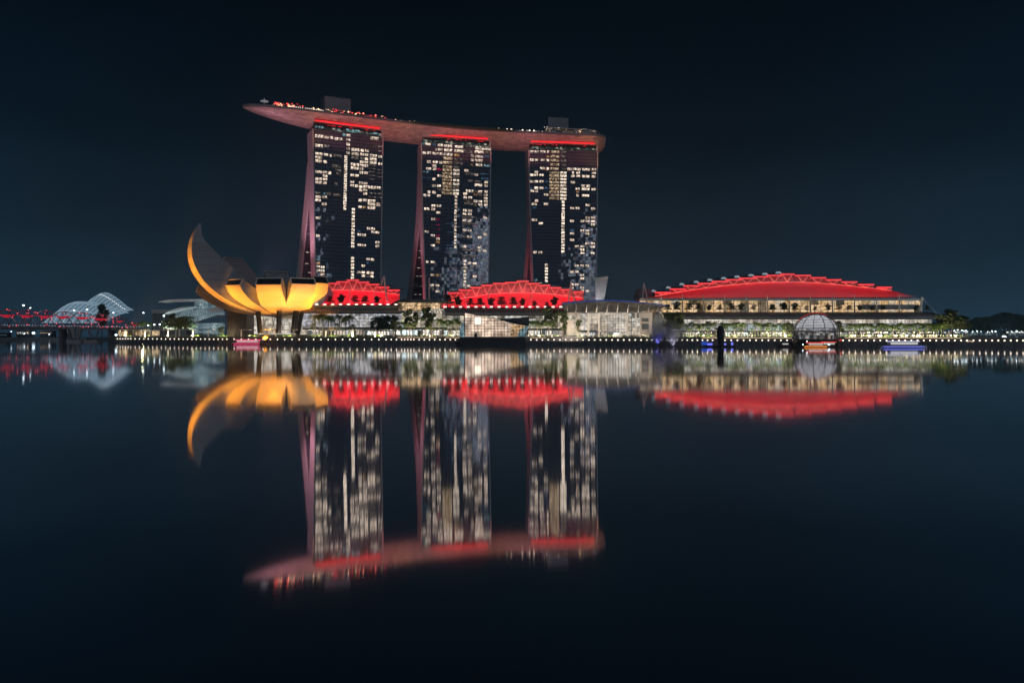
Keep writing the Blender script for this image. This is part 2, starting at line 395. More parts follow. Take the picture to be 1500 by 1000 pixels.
    for cr, rows in wins:
        for rw in rows:
            x0, x1, y, k = (list(rw)+['w'])[:4]; hgt = rw[4] if len(rw) > 4 else 27
            (a, yy) = cr(x0, y); (c, _) = cr(x1, y); (_, ya) = cr(0, y-hgt/2); (_, yb) = cr(0, y+hgt/2)
            u0, z0 = inv(a, yb); u1, z1 = inv(c, ya)
            if z0 < 12: continue
            lst.append((u0, u1, z0, z1, k))
    lst.sort(key=lambda q: -(q[1]-q[0])*(q[3]-q[2]))
    def pane(m, u0, u1, z0, z1, dpt=.18):
        n = len(m.v); m.hexa([P(u0, z0)-T.n*.1, P(u0, z0)+T.n*dpt, P(u1, z0)+T.n*dpt, P(u1, z0)-T.n*.1, P(u0, z1)-T.n*.1, P(u0, z1)+T.n*dpt, P(u1, z1)+T.n*dpt, P(u1, z1)-T.n*.1])
    rest = {}
    for i, (u0, u1, z0, z1, k) in enumerate(lst):
        if i < 99:
            m = MB(); pane(m, u0, u1, z0, z1)
            zc = (z0+z1)/2
            o = m.build('window', WM[k], r, uv=lambda v, a=z0, c=z1: (0.5, (v[2]-a)/(c-a)))
            bars = MB(); nb = max(1, int((u1-u0)*width/3.3))
            for j in range(1, nb+1):
                u = lerp(u0, u1, j/(nb+1)); bars.bar(P(u, z0)+T.n*.3, P(u, z1)+T.n*.3, .22)
            for z in (z0, z1): bars.bar(P(u0, z)+T.n*.3, P(u1, z)+T.n*.3, .16)
            sub(bars, 'window_frame', M['mullion'], o)
        else: rest.setdefault(k, []).append((u0, u1, z0, z1))
    big = MB(); mats = []; fm = []
    for k, L_ in rest.items():
        mats.append(WM[k]); 
        for q in L_:
            n0 = len(big.f); pane(big, *q); fm += [len(mats)-1]*(len(big.f)-n0)
    if fm:
        zr = [q for L_ in rest.values() for q in L_]
        o = big.build('window', mats[0], r, uv=lambda v: (.5, .7)); o['kind'] = 'stuff'
        for m in mats[1:]: o.data.materials.append(m)
        for p, i in zip(o.data.polygons, fm): p.material_index = i
    # a few rooms lit in the rear slab between the legs
    b = MB()
    for k in range(10):
        z = 30+k*9+random.random()*4; tt = min(r_in(z), f_in(z)-.05)-.2
        for u in (.03, .10):
            if random.random() < .75 and tt < f_in(z)-3: 
                p = P(u, z)+T.n*tt; q = P(u+.05, z)+T.n*tt; b.hexa([p, q, q-T.n*.2, p-T.n*.2]+[v+Vector((0, 0, 2.6)) for v in (p, q, q-T.n*.2, p-T.n*.2)])
    if b.f: b.build('rear_window', WM['n'], r, uv=lambda v: (.5, .8))['kind'] = 'stuff'
    # recessed crown storeys between roof and sky deck
    b = MB(); zc0, zc1 = HT-.2, Hs
    b.hexa([P(.015, HT-.2)+T.n*-.8, P(.985, HT-.2)+T.n*-.8, P(.985, HT-.2)+T.n*-19, P(.015, HT-.2)+T.n*-19]+[v+Vector((0, 0, Hs-HT)) for v in (P(.015, HT)+T.n*-.8, P(.985, HT)+T.n*-.8, P(.985, HT)+T.n*-19, P(.015, HT)+T.n*-19)])
    T.crown = b.build('crown_storey', M['dark'], r)
    T.root = r; T.width = width
    return T

cA = crop(450, 180, 8.3333); cB = crop(450, 290, 8.3333); cC = crop(610, 190, 8.3333); cD = crop(605, 310, 8.3333); cE = crop(770, 200, 8.3333); cF = crop(765, 310, 8.3333)
def col(x0, x1, dx, y0, y1, p, k='n', h=26):
    o = []; y = y0; n = 0
    while y <= y1: s = dx*(y-y0)/max(1, (y1-y0)); o.append((x0+s, x1+s, y, k, h)); y += p
    return o
W1 = [(cA, [(97,195,165),(210,262,178),(280,315,180),(335,378,195),(385,428,200),(772,868,190),(100,190,280),(207,265,285,'d'),
 (542,635,330),(652,692,337),(705,750,342),(100,185,380),(202,255,390),(277,298,398),(315,420,403,'d',24),(542,632,380),(650,692,385),(703,745,392),(765,852,403),(867,912,415),
 (100,180,425),(540,628,428,'d'),(650,690,435,'d'),(703,742,440),(765,845,447),(100,180,468),(200,240,475),(643,688,478),(700,742,482),(765,845,490),(867,912,503),
 (533,632,512),(643,688,520),(700,740,525),(303,410,530,'d',26),(533,632,555),(643,685,562),(345,410,582,'d',26),(100,180,600),(192,238,605),(250,292,612),(358,410,625,'d'),(640,680,607),(692,742,612),
 (192,245,650),(527,573,640),(587,630,645),(100,178,685),(192,242,690),(100,175,727),(190,235,735),(527,573,722),(633,675,735),(687,735,740),(335,368,745,'d'),
 (525,572,765),(584,622,770),(633,673,778),(687,735,780),(743,838,788),(850,895,792),(633,670,820),(685,732,823),(100,165,860,'d'),(190,225,865,'c',20),(235,292,868,'d'),(685,732,865),(320,400,880,'d',24),
 (100,165,903),(183,240,908),(100,165,945),(627,667,945),(680,727,948),(740,830,952),(180,235,990),(740,830,988),(843,890,990),
 (482,528,155),(480,524,210),(480,520,262),(478,520,317),(476,518,370),(432,472,150,'c'),(97,195,55,'c',16),(370,400,85,'c',14),(475,640,100,'c',20),(650,740,118,'d',12),(790,870,132,'c',14)]
 + [(752,840,y,'d',6) for y in (285,522,560,600,645,690,860,905)]+[(862,915,y+4,'d',6) for y in (180,285,340,570,610,655,860,908)]+col(455,490,-12,408,990,21,'n',11)),  # thin dim strips: balcony lines given a window glow
 (cB, [(627,667,27),(680,727,27),(740,830,38),(180,230,78),(740,830,80),(843,890,88),(625,667,112),(680,715,115,'o',22),(738,830,122),(102,162,245),(108,152,460),
 (728,772,372),(782,825,375),(780,822,417),(833,880,420),(615,660,448),(670,715,452),(615,655,405,'b',24),(833,880,543),(833,880,588),(613,658,573),(667,715,577),(722,765,745),(775,815,750),(725,760,790,'b',22),
 (662,705,828),(610,655,908),(665,703,908),(722,760,910),(773,812,912),(663,705,950),(722,760,952,'d'),(773,810,955),(115,145,710,'c',24),(115,155,750,'c',14),(118,158,793,'o',18),(115,155,833,'n',22),(118,155,880,'n',24),(165,210,843),(165,210,888),(165,210,932)]
 + col(545,582,-8,140,620,41)+col(535,572,-2,732,1100,41)+col(440,475,0,10,140,21,'n',11))]
W2 = [(cC, [(65,100,172,'c'),(108,172,178),(195,235,185,'b'),(260,325,190),(340,435,200),(472,570,212),(583,905,208,'d',10),(720,905,230,'n',26),(235,250,245),(262,320,245),(340,435,252),(465,575,262),(583,690,270,'d',28),(710,820,272),(835,905,280,'d'),
 (75,118,283),(130,177,285),(198,268,292),(283,318,295),(333,440,303),(462,530,312,'o'),(665,697,320),(715,812,330),(330,440,353,'g'),(462,525,365,'d'),(537,570,365,'d'),(665,697,370),(715,808,378),
 (130,175,392),(202,260,398),(278,315,400),(325,440,405,'g'),(462,525,412,'d'),(535,568,418,'d'),(662,692,428,'o'),(725,802,432),(198,242,440),(198,242,480),(120,178,477),(258,305,487,'r',30),(258,305,565),(192,235,603),(192,235,685),(252,298,685),(250,298,727,'d'),
 (137,167,760),(192,235,765),(87,122,800),(137,167,800),(250,297,808),(183,230,928),(247,300,930,'n'),(95,158,967),(183,228,970),(583,632,500),(707,752,550),(710,802,678),(830,872,640),(830,872,683),(605,695,750,'n',28),(708,745,755,'d'),(755,800,757),(828,870,757),
 (572,618,783),(700,745,790,'o',22),(760,800,797,'d'),(825,868,800),(575,615,825),(632,678,830),(825,868,840),(700,742,873),(757,802,877),(825,868,880),(697,738,915,'d'),(757,802,918),(825,868,920),(570,612,985),(630,678,988),
 (585,690,875,'d',26),(585,690,905,'d',20),(625,690,625,'d',22),(710,790,635,'d',22),(590,700,545,'d',12),(615,690,522,'d',10),
 (830,895,328,'b',16),(825,895,440,'c',22),(780,890,543,'b',8),(790,880,600,'b',16),(130,160,500,'b',16),(85,150,515,'c',10),(80,170,590,'b',10)]  # thin blue and cyan panes: reflected city lights painted as glow
 + [q for i, y in enumerate((455,493,537,577,617,660,697,738,777)) for q in ((322-i*1.5,435-i*.8,y,'g'),(452-i,525-i,y+5,'n' if i % 3 else 'd'))]+col(468,498,-2,820,995,42)),
 (cD, [(285,335,12),(225,268,90),(607,650,27),(670,717,30),(858,905,78),(605,650,107),(670,712,110),(145,193,245),(607,650,227),(667,712,230),(860,903,277),(217,265,292),(283,325,292,'r',26),(283,325,333),(283,325,375,'o'),(662,715,310),(603,650,305,'d'),(792,835,313),
 (217,265,412),(605,648,425),(792,832,433),(792,832,472),(855,898,475),(160,192,612),(217,263,615),(667,710,628),(730,775,632),(730,775,667,'d'),(215,260,773),(275,320,775,'o'),(730,775,790),(215,255,895),(215,255,937,'d'),(275,320,900),(275,320,972),(660,705,908),
 (285,335,95,'r',20),(285,330,160,'r',10),(290,325,215,'r',12),(600,780,70,'d',12),(600,790,150,'d',14),(600,780,470,'d',14),(600,780,545,'d',16),(590,720,690,'d',16),(400,530,150,'b',8),(410,500,250,'b',8),(400,500,410,'b',12),(400,490,455,'b',14),(420,520,605,'b',10),(400,520,740,'b',16),(400,480,860,'b',16),(420,520,930,'b',12)]  # wide thin blue and dim panes: city reflections painted as glowing windows
 + col(503,530,-2,20,470,41)+col(617,650,-2,600,960,42))]
rowsE = (442,480,520,560,600,637,677,717,757)
W3 = [(cE, [(50,95,185),(110,158,185),(178,243,185),(262,285,185),(307,410,190,'g'),(435,497,195,'d'),(258,285,240,'o'),(305,408,243,'g'),(435,497,245,'d'),(52,95,285),(108,152,285),(185,240,288),(258,287,290),(303,408,293,'g'),(432,497,297,'d'),(303,408,345,'g'),(432,497,350,'d'),
 (178,237,388),(257,283,392),(303,408,395,'g'),(432,495,398,'d'),(508,542,398),(550,563,400),(575,622,398),(635,668,402),(690,783,403),(808,862,403),(107,152,435),(567,588,442),(618,662,445),(808,858,450),(52,95,470),(107,150,470),(170,217,472),(553,598,483),(618,662,485),(690,778,487),(808,852,490),
 (52,95,550),(108,150,550),(170,217,550),(235,270,552,'b',22),(552,603,560),(680,725,602),(743,785,602),(58,95,630,'b',14),(108,150,625),(167,215,630),(232,273,632,'b',22),(612,658,640),(683,778,643),(803,855,645),(618,648,675,'o',18),(60,105,665),(118,150,665),(225,275,710),(618,645,718),(687,775,722),
 (115,150,783),(75,135,825),(222,275,825),(733,783,838),(80,130,865,'b',22),(545,590,875),(608,655,877),(798,850,880),(733,780,990),(798,848,990)]
 + [q for y in rowsE for q in ((291,411,y,'g'),(423,498,y+3,'n'))]+col(442,475,0,797,1000,40)),
 (cF, [(118,180,102),(203,252,143),(773,822,77),(773,822,118),(840,888,77),(840,888,118),(840,888,158),(585,632,115),(712,758,117),(585,630,230,'b',24),(583,632,268),(712,755,233),(773,818,235),(773,818,273),(583,632,347),(772,818,388),(837,885,390),(837,885,432),(837,885,507),
 (642,690,425),(710,757,425),(710,757,467),(710,757,507),(775,815,430,'d',18),(137,178,495),(198,245,497),(642,690,660),(708,752,660),(773,815,660),(583,625,735),(642,690,737),(708,753,775),(708,753,817),(595,625,888),(642,685,890),(708,752,930),(708,752,967),(775,817,970),(595,625,930),(147,185,835,'c',22),(210,240,880,'n',20),(840,885,312,'b',18)]
 + col(480,517,-3,30,510,38)+col(278,312,0,650,880,39))]
T1 = make_tower((-180.5, 698), (-122.8, 727), (.449, -.893), dict(fl=[(188, 459), (290, 461), (405, 463.5)], fr=[(200, 560.3), (407, 557)],
   fi=[(190, 451), (290, 454), (405, 457)], ro=[(190, 451), (245, 451), (290, 447.7), (405, 435.2)], ri=[(190, 458), (290, 454), (407, 442.2)]),
   'hotel tower nearest the lotus museum, its raked legs rising behind the amber petals', W1, 200)
T2 = make_tower((-87.6, 747), (-21.3, 765), (.262, -.965), dict(fl=[(208, 618), (290, 619), (438, 624.9)], fr=[(214, 718.6), (420, 714.8)],
   fi=[(208, 611), (310, 614.5), (438, 621)], ro=[(208, 611), (310, 612), (368, 605.5), (439, 597)], ri=[(208, 618), (310, 617), (439, 603.8)]),
   'middle one of the three hotel towers, speckled with blue and white city reflections', W2, 200)
T3 = make_tower((17.2, 774), (87, 783), (.128, -.99), dict(fl=[(218, 775), (310, 777), (410, 781.8)], fr=[(221, 875), (430, 873)],
   fi=[(218, 770), (310, 774), (410, 778.5)], ro=[(218, 770), (340, 774), (410, 767.6)], ri=[(218, 775), (340, 777), (410, 772)]),
   'darkest hotel tower, furthest from the lotus museum, beside a flat mesh screen', W3, 200)

# ---------------------------------------------------------------- sky deck on top of the towers
def bez(pts, n=60):
    """Catmull-Rom through plan points"""
    P_ = [Vector(p) for p in pts]; P_ = [P_[0]*2-P_[1]]+P_+[P_[-1]*2-P_[-2]]; o = []
    for i in range(1, len(P_)-2):
        for k in range(n):
            t = k/n; a, b, c, d_ = P_[i-1:i+3]
            o.append(.5*((2*b)+(c-a)*t+(2*a-5*b+4*c-d_)*t*t+(3*b-a-3*c+d_)*t**3))
    o.append(P_[-2]); return o
cl = bez([(-237, 676, 0), (-202, 699, 0), (-159, 724, 0), (-58, 769, 0), (50.5, 792, 0), (94.5, 797.5, 0)], 16)
# resample by arc length
ln = [0]
for a, b in zip(cl, cl[1:]): ln.append(ln[-1]+(b-a).length)
def CL(s):
    s = max(0, min(1, s))*ln[-1]
    for i in range(len(ln)-1):
        if ln[i+1] >= s: break
    t = (s-ln[i])/(ln[i+1]-ln[i]); p = cl[i].lerp(cl[i+1], t); d_ = (cl[min(i+2, len(cl)-1)]-cl[max(0, i-1)]).normalized()
    return p, d_
DZ = 208.6
def hw(s):  # half width: pointed bow, full body, slightly rounded stern
    a = min(1, s/.30); return 20.5*(1-(1-a)**2.1)**.62*(1 if s < .965 else (1-((s-.965)/.035)**2.2*.35))+.4
def hd(s): a = min(1, s/.34); return (1.2+12.3*(1-(1-a)**2)**.8)*(1 if s < .965 else 1-((s-.965)/.035)**2*.25)
deck = thing('sky_deck', (-57, 766, HT), 'long boat shaped rooftop deck laid across all three towers, its bow overhanging', 'rooftop deck')
def hull(u, v):
    p, d_ = CL(u); n_ = Vector((d_.y, -d_.x, 0)); a = math.pi*v
    return Vector((*(p+n_*hw(u)*math.cos(a)).xy, DZ-hd(u)*math.sin(a)**2.3-.8*math.sin(a)**.5))
M['hull'] = mat('hull_cladding', (.56, .50, .50), .45, .25)
t_ = M['hull'].node_tree
tcn = t_.nodes.new('ShaderNodeTexCoord'); bk = t_.nodes.new('ShaderNodeTexBrick'); bk.inputs['Scale'].default_value = 1.0
bk.inputs['Color1'].default_value = (.70, .60, .58, 1); bk.inputs['Color2'].default_value = (.40, .35, .38, 1); bk.inputs['Mortar'].default_value = (.22, .2, .2, 1)
bk.inputs['Brick Width'].default_value = 4.0; bk.inputs['Row Height'].default_value = 1.6; bk.inputs['Mortar Size'].default_value = .09
t_.links.new(tcn.outputs['UV'], bk.inputs[0]); t_.links.new(bk.outputs[0], t_.nodes['Principled BSDF'].inputs['Base Color'])
b = MB(); nu, nv = 110, 20; b.grid(hull, nu, nv)
ho = b.build('hull', M['hull'], deck, smooth=True)
l = ho.data.uv_layers.new(name='UVMap')
for p in ho.data.polygons:
    for li in p.loop_indices:
        vi = ho.data.loops[li].vertex_index; l.data[li].uv = ((vi % (nu+1))/nu*ln[-1], (vi//(nu+1))/nv*48)
b = MB(); b.grid(lambda u, v: Vector((*(CL(u)[0]+Vector((CL(u)[1].y, -CL(u)[1].x, 0))*hw(u)*(1-2*v)).xy, DZ-.15)), 110, 4)
b.build('deck_floor', M['paving'], deck)
b = MB()
for a, c in zip([i/110 for i in range(110)], [(i+1)/110 for i in range(110)]):
    q = []
    for s in (a, c):
        p, d_ = CL(s); n_ = Vector((d_.y, -d_.x, 0)); o1 = p+n_*(hw(s)+.15); o2 = p+n_*(hw(s)-.5); q.append((o1, o2))
    b.hexa([(*q[0][0].xy, DZ-1.0), (*q[1][0].xy, DZ-1.0), (*q[1][1].xy, DZ-1.0), (*q[0][1].xy, DZ-1.0), (*q[0][0].xy, DZ+1.1), (*q[1][0].xy, DZ+1.1), (*q[1][1].xy, DZ+1.1), (*q[0][1].xy, DZ+1.1)])
M['parapet'] = mat('deck_parapet', (.28, .26, .29), .5, .3)
b.build('parapet', M['parapet'], deck)
# stern end plate
b = MB(); b.add([hull(1, i/12) for i in range(13)], [tuple(range(13))]); b.build('stern', M['hull'], deck)
# red linear lamps and dark terraces at each tower crown
M['crownlit'] = lit('crown_rooms', [(.02, .03, .03), (.10, .14, .13), (.35, .45, .40), (.5, .42, .3)], (2.2, 2.0), .9, darkfrac=.45, coord='Object')
for T, y0 in ((T1, 0), (T2, 0), (T3, 0)):
    b = MB(); p0 = T.P(.02, HT)+T.n*2.2; p1 = T.P(.955, HT)+T.n*2.2; z = Vector((0, 0, 7.2))
    b.tube([p0+z, p0.lerp(p1, .5)+z, p1+z], .72, 8); b.build('red_light_tube', M['redled'], T.root, smooth=True)
    b = MB(); q = [T.P(.005, HT)+T.n*1.2, T.P(.985, HT)+T.n*1.2, T.P(.985, HT)-T.n*2, T.P(.005, HT)-T.n*2]
    b.hexa([v+Vector((0, 0, 3.7)) for v in q]+[v+Vector((0, 0, 4.3)) for v in q]); b.build('terrace_slab', M['dark'], T.root)
    b = MB(); q = [T.P(.02, HT)-T.n*.55, T.P(.98, HT)-T.n*.55, T.P(.98, HT)-T.n*.75, T.P(.02, HT)-T.n*.75]
    b.hexa([v+Vector((0, 0, .6)) for v in q]+[v+Vector((0, 0, 3.0)) for v in q]); b.build('crown_glazing', M['crownlit'], T.root)
    b = MB(); 
    for k in range(7):
        u = random.uniform(.05, .9); a = T.P(u, HT)-T.n*.4; c = T.P(u+random.uniform(.015, .05), HT)-T.n*.4
        b.hexa([a+Vector((0, 0, 4.6)), c+Vector((0, 0, 4.6)), c-T.n*.3+Vector((0, 0, 4.6)), a-T.n*.3+Vector((0, 0, 4.6)), a+Vector((0, 0, 5.2)), c+Vector((0, 0, 5.2)), c-T.n*.3+Vector((0, 0, 5.2)), a-T.n*.3+Vector((0, 0, 5.2))])
    o = b.build('terrace_light', M['redled'], T.root); o['kind'] = 'stuff'
    b = MB(); c = T.P(.99, HT)-T.n*1; b.hexa([c+v for v in (Vector((-1, -.5, -.1)), Vector((1, -.5, -.1)), Vector((1, -9, -.1)) if False else Vector((1, 3, -.1)), Vector((-1, 3, -.1)), Vector((-.2, -.5, 6)), Vector((1.8, -.5, 6)), Vector((1.8, 3, 6)), Vector((-.2, 3, 6)))])
    b.build('crown_fin', M['endwall'], T.root)

# deck furniture
def on_deck(x, off=-2.0):
    """point on the deck edge seen at this photo column"""
    best = None
    for i in range(401):
        s = i/400; p, d_ = CL(s); n_ = Vector((d_.y, -d_.x, 0)); q = p+n_*(hw(s)+off)
        e_ = abs(CX+F*q.x/q.y-x)
        if best is None or e_ < best[0]: best = (e_, s, q, d_, n_)
    return best[1:]
def dbox(x0, x1, off0, off1, z0, z1):
    _, a, d0, n0 = on_deck(x0, off0); _, c, d1, n1 = on_deck(x1, off0)
    dd = off1-off0; q = [a, c, c+n1*dd, a+n0*dd]
    return MB().hexa([(v.x, v.y, DZ+z0) for v in q]+[(v.x, v.y, DZ+z1) for v in q])
M['plant'] = mat('plant_room', (.30, .29, .33), .7, noise=.08)
for x0, x1, y, lb in ((476, 513, 141, 'plain grey lift house on the sky deck above the tower beside the museum'), (803, 832.5, 172, 'plain grey lift house on the sky deck at the stern end')):
    _, a, d0, n0 = on_deck(x0, -20); _, c, d1, n1 = on_deck(x1, -20)
    zt = Zy(y, a.y)-DZ; q = [a, c, c-n1*14, a-n0*14]
    r = thing('lift_house', ((a+c)/2).to_tuple()[:2]+(DZ-.15,), lb, 'lift house')
    MB().hexa([(v.x, v.y, DZ-.15) for v in q]+[(v.x, v.y, DZ+zt) for v in q]).build('wall', M['plant'], r)
    e1 = [v+(v-(q[0]+q[2])/2).normalized()*.4 for v in q]
    MB().hexa([(v.x, v.y, DZ+zt+.01) for v in e1]+[(v.x, v.y, DZ+zt+.5) for v in e1]).build('roof', M['greyroof'], r)
    b = MB(); m_ = q[0].lerp(q[1], .65); b.tube([(m_.x, m_.y+3, DZ+zt+.5), (m_.x, m_.y+3, DZ+zt+2.6)], .15, 5); b.tube([(m_.x+2.5, m_.y+3, DZ+zt+.5), (m_.x+2.5, m_.y+3, DZ+zt+2)], .15, 5); b.build('antenna', M['steel'], r)
# observation mast near the bow
_, a, d0, n0 = on_deck(386.5, -4); r = thing('umbrella_mast', (a.x, a.y, DZ-.15), 'small white disc topped mast on the bow of the sky deck', 'mast')
MB().tube([(a.x, a.y, DZ-.15), (a.x, a.y, DZ+4.5)], .35, 8).build('pole', M['white'], r)
MB().lathe([(.05, 4.2), (3.4, 4.7), (3.6, 5.1), (2.0, 5.6), (.3, 5.9), (.2, 7.6), (.02, 7.7)], (a.x, a.y, DZ), 14).build('disc', mat('lit_disc', (.8, .8, .8), em=(.8, .9, 1), es=.15), r, smooth=True)
# bow beacon
_, a, d0, n0 = on_deck(360, -.5); tag(MB().ball((0, 0, .9), .8).build('bow_beacon', M['redled'], loc=(a.x, a.y, DZ)), 'red beacon lamp at the tip of the bow', 'beacon')
# restaurants: rows of tiny red and warm lights under thin roofs
M['tinywarm'] = mat('string_warm', (1, .8, .6), em=(1, .62, .34), es=2.4, sampling='NONE'); M['tinyred'] = mat('string_red', (1, .2, .2), em=(1, .05, .05), es=2.2, sampling='NONE'); M['tinywhite'] = mat('string_white', (1, 1, 1), em=(1, .9, .78), es=2.0, sampling='NONE')
def bits(name, n, x0, x1, z0, z1, m, par, off=-5, size=.32):
    b = MB()
    for k in range(n):
        _, a, d_, n_ = on_deck(random.uniform(x0, x1), off+random.uniform(-5, 2)); zz = DZ+random.uniform(z0, z1); s_ = size*random.uniform(.6, 1.5)
        b.box(a.x-s_, a.x+s_, a.y-s_, a.y+s_, zz-s_*.8, zz+s_*.8)
    o = b.build(name, m, par); o['kind'] = 'stuff'; return o
pav = thing('deck_restaurant', (-215, 690, DZ-.15), 'low dark restaurant roof with strings of red and warm lights near the bow', 'restaurant')
b = MB(); b.hexa([*[(v.x, v.y, DZ+5.0) for v in (on_deck(404, -9)[1], on_deck(470, -9)[1], on_deck(470, -22)[1], on_deck(404, -14)[1])], *[(v.x, v.y, DZ+5.5) for v in (on_deck(404, -9)[1], on_deck(470, -9)[1], on_deck(470, -22)[1], on_deck(404, -14)[1])]]); b.build('roof', M['darkroof'], pav)
dbox(404, 470, -10, -12, 0, 5).build('wall', M['dark'], pav)
bits('warm_light', 34, 400, 470, 1.6, 4.4, M['tinywarm'], pav); bits('red_light', 26, 400, 450, 3.5, 5.5, M['tinyred'], pav)
for k in range(16):
    _, a, d_, n_ = on_deck(424+k*3.3, -1); MB().box(a.x-.25, a.x+.25, a.y-.25, a.y+.25, DZ+.9, DZ+2.0).build('edge_light', M['tinywhite'], pav)

pav2 = thing('deck_club', (-130, 735, DZ-.15), 'red lit roof bar on the sky deck above the tower beside the museum', 'bar')
b = MB(); qq = [on_deck(490, -8)[1], on_deck(563, -8)[1], on_deck(563, -18)[1], on_deck(490, -18)[1]]
b.hexa([(v.x, v.y, DZ+4.6) for v in qq]+[(v.x, v.y, DZ+5.1) for v in qq]); b.build('roof', M['darkroof'], pav2); dbox(490, 563, -9, -11, 0, 4.6).build('wall', M['dark'], pav2)
bits('red_light', 44, 485, 565, 1.5, 5.4, M['tinyred'], pav2); bits('warm_light', 26, 478, 565, 1.4, 4.5, M['tinywarm'], pav2); bits('white_light', 12, 480, 560, 1.2, 2.6, M['tinywhite'], pav2)
pav3 = thing('deck_garden', (-30, 775, DZ-.15), 'long planted pool terrace with tiny lights in the middle of the sky deck', 'garden')
dbox(570, 790, -3, -5, 0, 1.6).build('planter', mat('planter_green', (.05, .07, .03), .8, noise=.4, nscale=1.5), pav3)
bits('warm_light', 40, 566, 790, 1.0, 2.6, M['tinywarm'], pav3, -2, .28); bits('white_light', 46, 600, 800, 1.0, 2.4, M['tinywhite'], pav3, -2, .26)
b = MB(); qq = [on_deck(655, -6)[1], on_deck(684, -6)[1], on_deck(684, -14)[1], on_deck(655, -14)[1]]; b.hexa([(v.x, v.y, DZ+3.4) for v in qq]+[(v.x, v.y, DZ+3.9) for v in qq]); b.build('canopy', M['steel'], pav3)
for x in (743, 749.5, 766, 776, 782):
    _, a, d_, n_ = on_deck(x, -1.5); r = thing('deck_floodlight', (a.x, a.y, DZ-.15), 'white floodlight on the sky deck rail between the last two towers', 'floodlight', 'bright floodlights on the sky deck rail')
    MB().tube([(a.x, a.y, DZ-.15), (a.x, a.y, DZ+1.6)], .12, 6).build('pole', M['steel'], r)
    MB().ball((a.x, a.y, DZ+2.1), .75).build('lens', M['lamp'], r, smooth=True)
pav4 = thing('deck_pavilion', (75, 790, DZ-.15), 'glazed pavilion with sloping ends and warm lamps at the stern of the sky deck', 'pavilion')
_, a, d0, n0 = on_deck(797, -3); _, c, d1, n1 = on_deck(880, -3)
sec = [a, a+(c-a)*.07, a+(c-a)*.93, c]; zr = (2.0, 6.0, 5.4, 1.8)
b = MB()
for i in range(3):
    p, q_ = sec[i], sec[i+1]; b.hexa([(p.x, p.y-.6, DZ+zr[i]), (q_.x, q_.y-.6, DZ+zr[i+1]), (q_.x, q_.y+14, DZ+zr[i+1]), (p.x, p.y+14, DZ+zr[i]), (p.x, p.y-.6, DZ+zr[i]+.7), (q_.x, q_.y-.6, DZ+zr[i+1]+.7), (q_.x, q_.y+14, DZ+zr[i+1]+.7), (p.x, p.y+14, DZ+zr[i]+.7)])
b.build('roof', mat('pavilion_roof', (.5, .5, .5), .5), pav4)
b = MB(); b.hexa([(sec[1].x, sec[1].y+1.0, DZ), (sec[2].x, sec[2].y+1.0, DZ), (sec[2].x, sec[2].y+1.4, DZ), (sec[1].x, sec[1].y+1.4, DZ), (sec[1].x, sec[1].y+1.0, DZ+5.9), (sec[2].x, sec[2].y+1.0, DZ+5.3), (sec[2].x, sec[2].y+1.4, DZ+5.3), (sec[1].x, sec[1].y+1.4, DZ+5.9)])
b.build('glass_wall', lit('pavilion_rooms', [(.02, .02, .03), (.04, .05, .07), (.35, .2, .1), (.15, .2, .3)], (1.3, 2.2), .9, darkfrac=.35), pav4)
b = MB()
for k in range(14): p = sec[1].lerp(sec[2], k/13); b.bar((p.x, p.y-.1, DZ), (p.x, p.y-.1, DZ+5.4), .2)
b.build('mullion', M['mullion'], pav4); bits('warm_light', 14, 800, 880, 3.6, 5.6, M['tinywarm'], pav4, -2, .25); bits('white_light', 16, 797, 880, 5.8, 6.3, M['tinywhite'], pav4, -2, .22)

# spots that wash the hull and the end walls, hung in the air without mounts
def spot(name, loc, target, power, color, angle=30, size=1.0, blend=.8):
    l = bpy.data.lights.new(name, 'SPOT'); l.energy = power; l.color = color; l.spot_size = R(angle); l.spot_blend = blend; l.shadow_soft_size = size
    o = bpy.data.objects.new(name, l); C.objects.link(o); o.location = loc
    o.rotation_euler = (Vector(target)-Vector(loc)).to_track_quat('-Z', 'Y').to_euler(); return o
def area(name, loc, target, sx, sy, power, color):
    l = bpy.data.lights.new(name, 'AREA'); l.energy = power; l.color = color; l.shape = 'RECTANGLE'; l.size = sx; l.size_y = sy
    o = bpy.data.objects.new(name, l); C.objects.link(o); o.location = loc
    d_ = (Vector(target)-Vector(loc)).normalized(); o.rotation_euler = d_.to_track_quat('-Z', 'Y').to_euler(); return o
for i in range(15):   # unseen spots added in mid-air before the hull to wash its underside
    s = .03+i*.067; p, d_ = CL(s); n_ = Vector((d_.y, -d_.x, 0)); q = p+n_*36
    spot('hull_wash_spot', (q.x, q.y, 180), (p.x+n_.x*3, p.y+n_.y*3, 206), 7600*(1.0, .7, 1.25)[i % 3]*clampi([(0, .45), (.2, .9), (1, 1)], s), ((1, .27, .18), (1, .20, .18), (1, .38, .18), (.95, .26, .28))[i % 4], 112, 1.5, .7)
for T in (T1, T2, T3):
    b0 = T.P(0, 20); 
    for zt_, zz_, pw, cc in ((60, 14, 70000, (1, .20, .26)), (150, 50, 230000, (1, .42, .52))):
        q = b0-T.d*46+T.n*0; spot('end_wall_floodlight', (q.x-4, q.y+6, zz_), T.P(0, zt_)+T.n*-18, pw, cc, 75, 2)
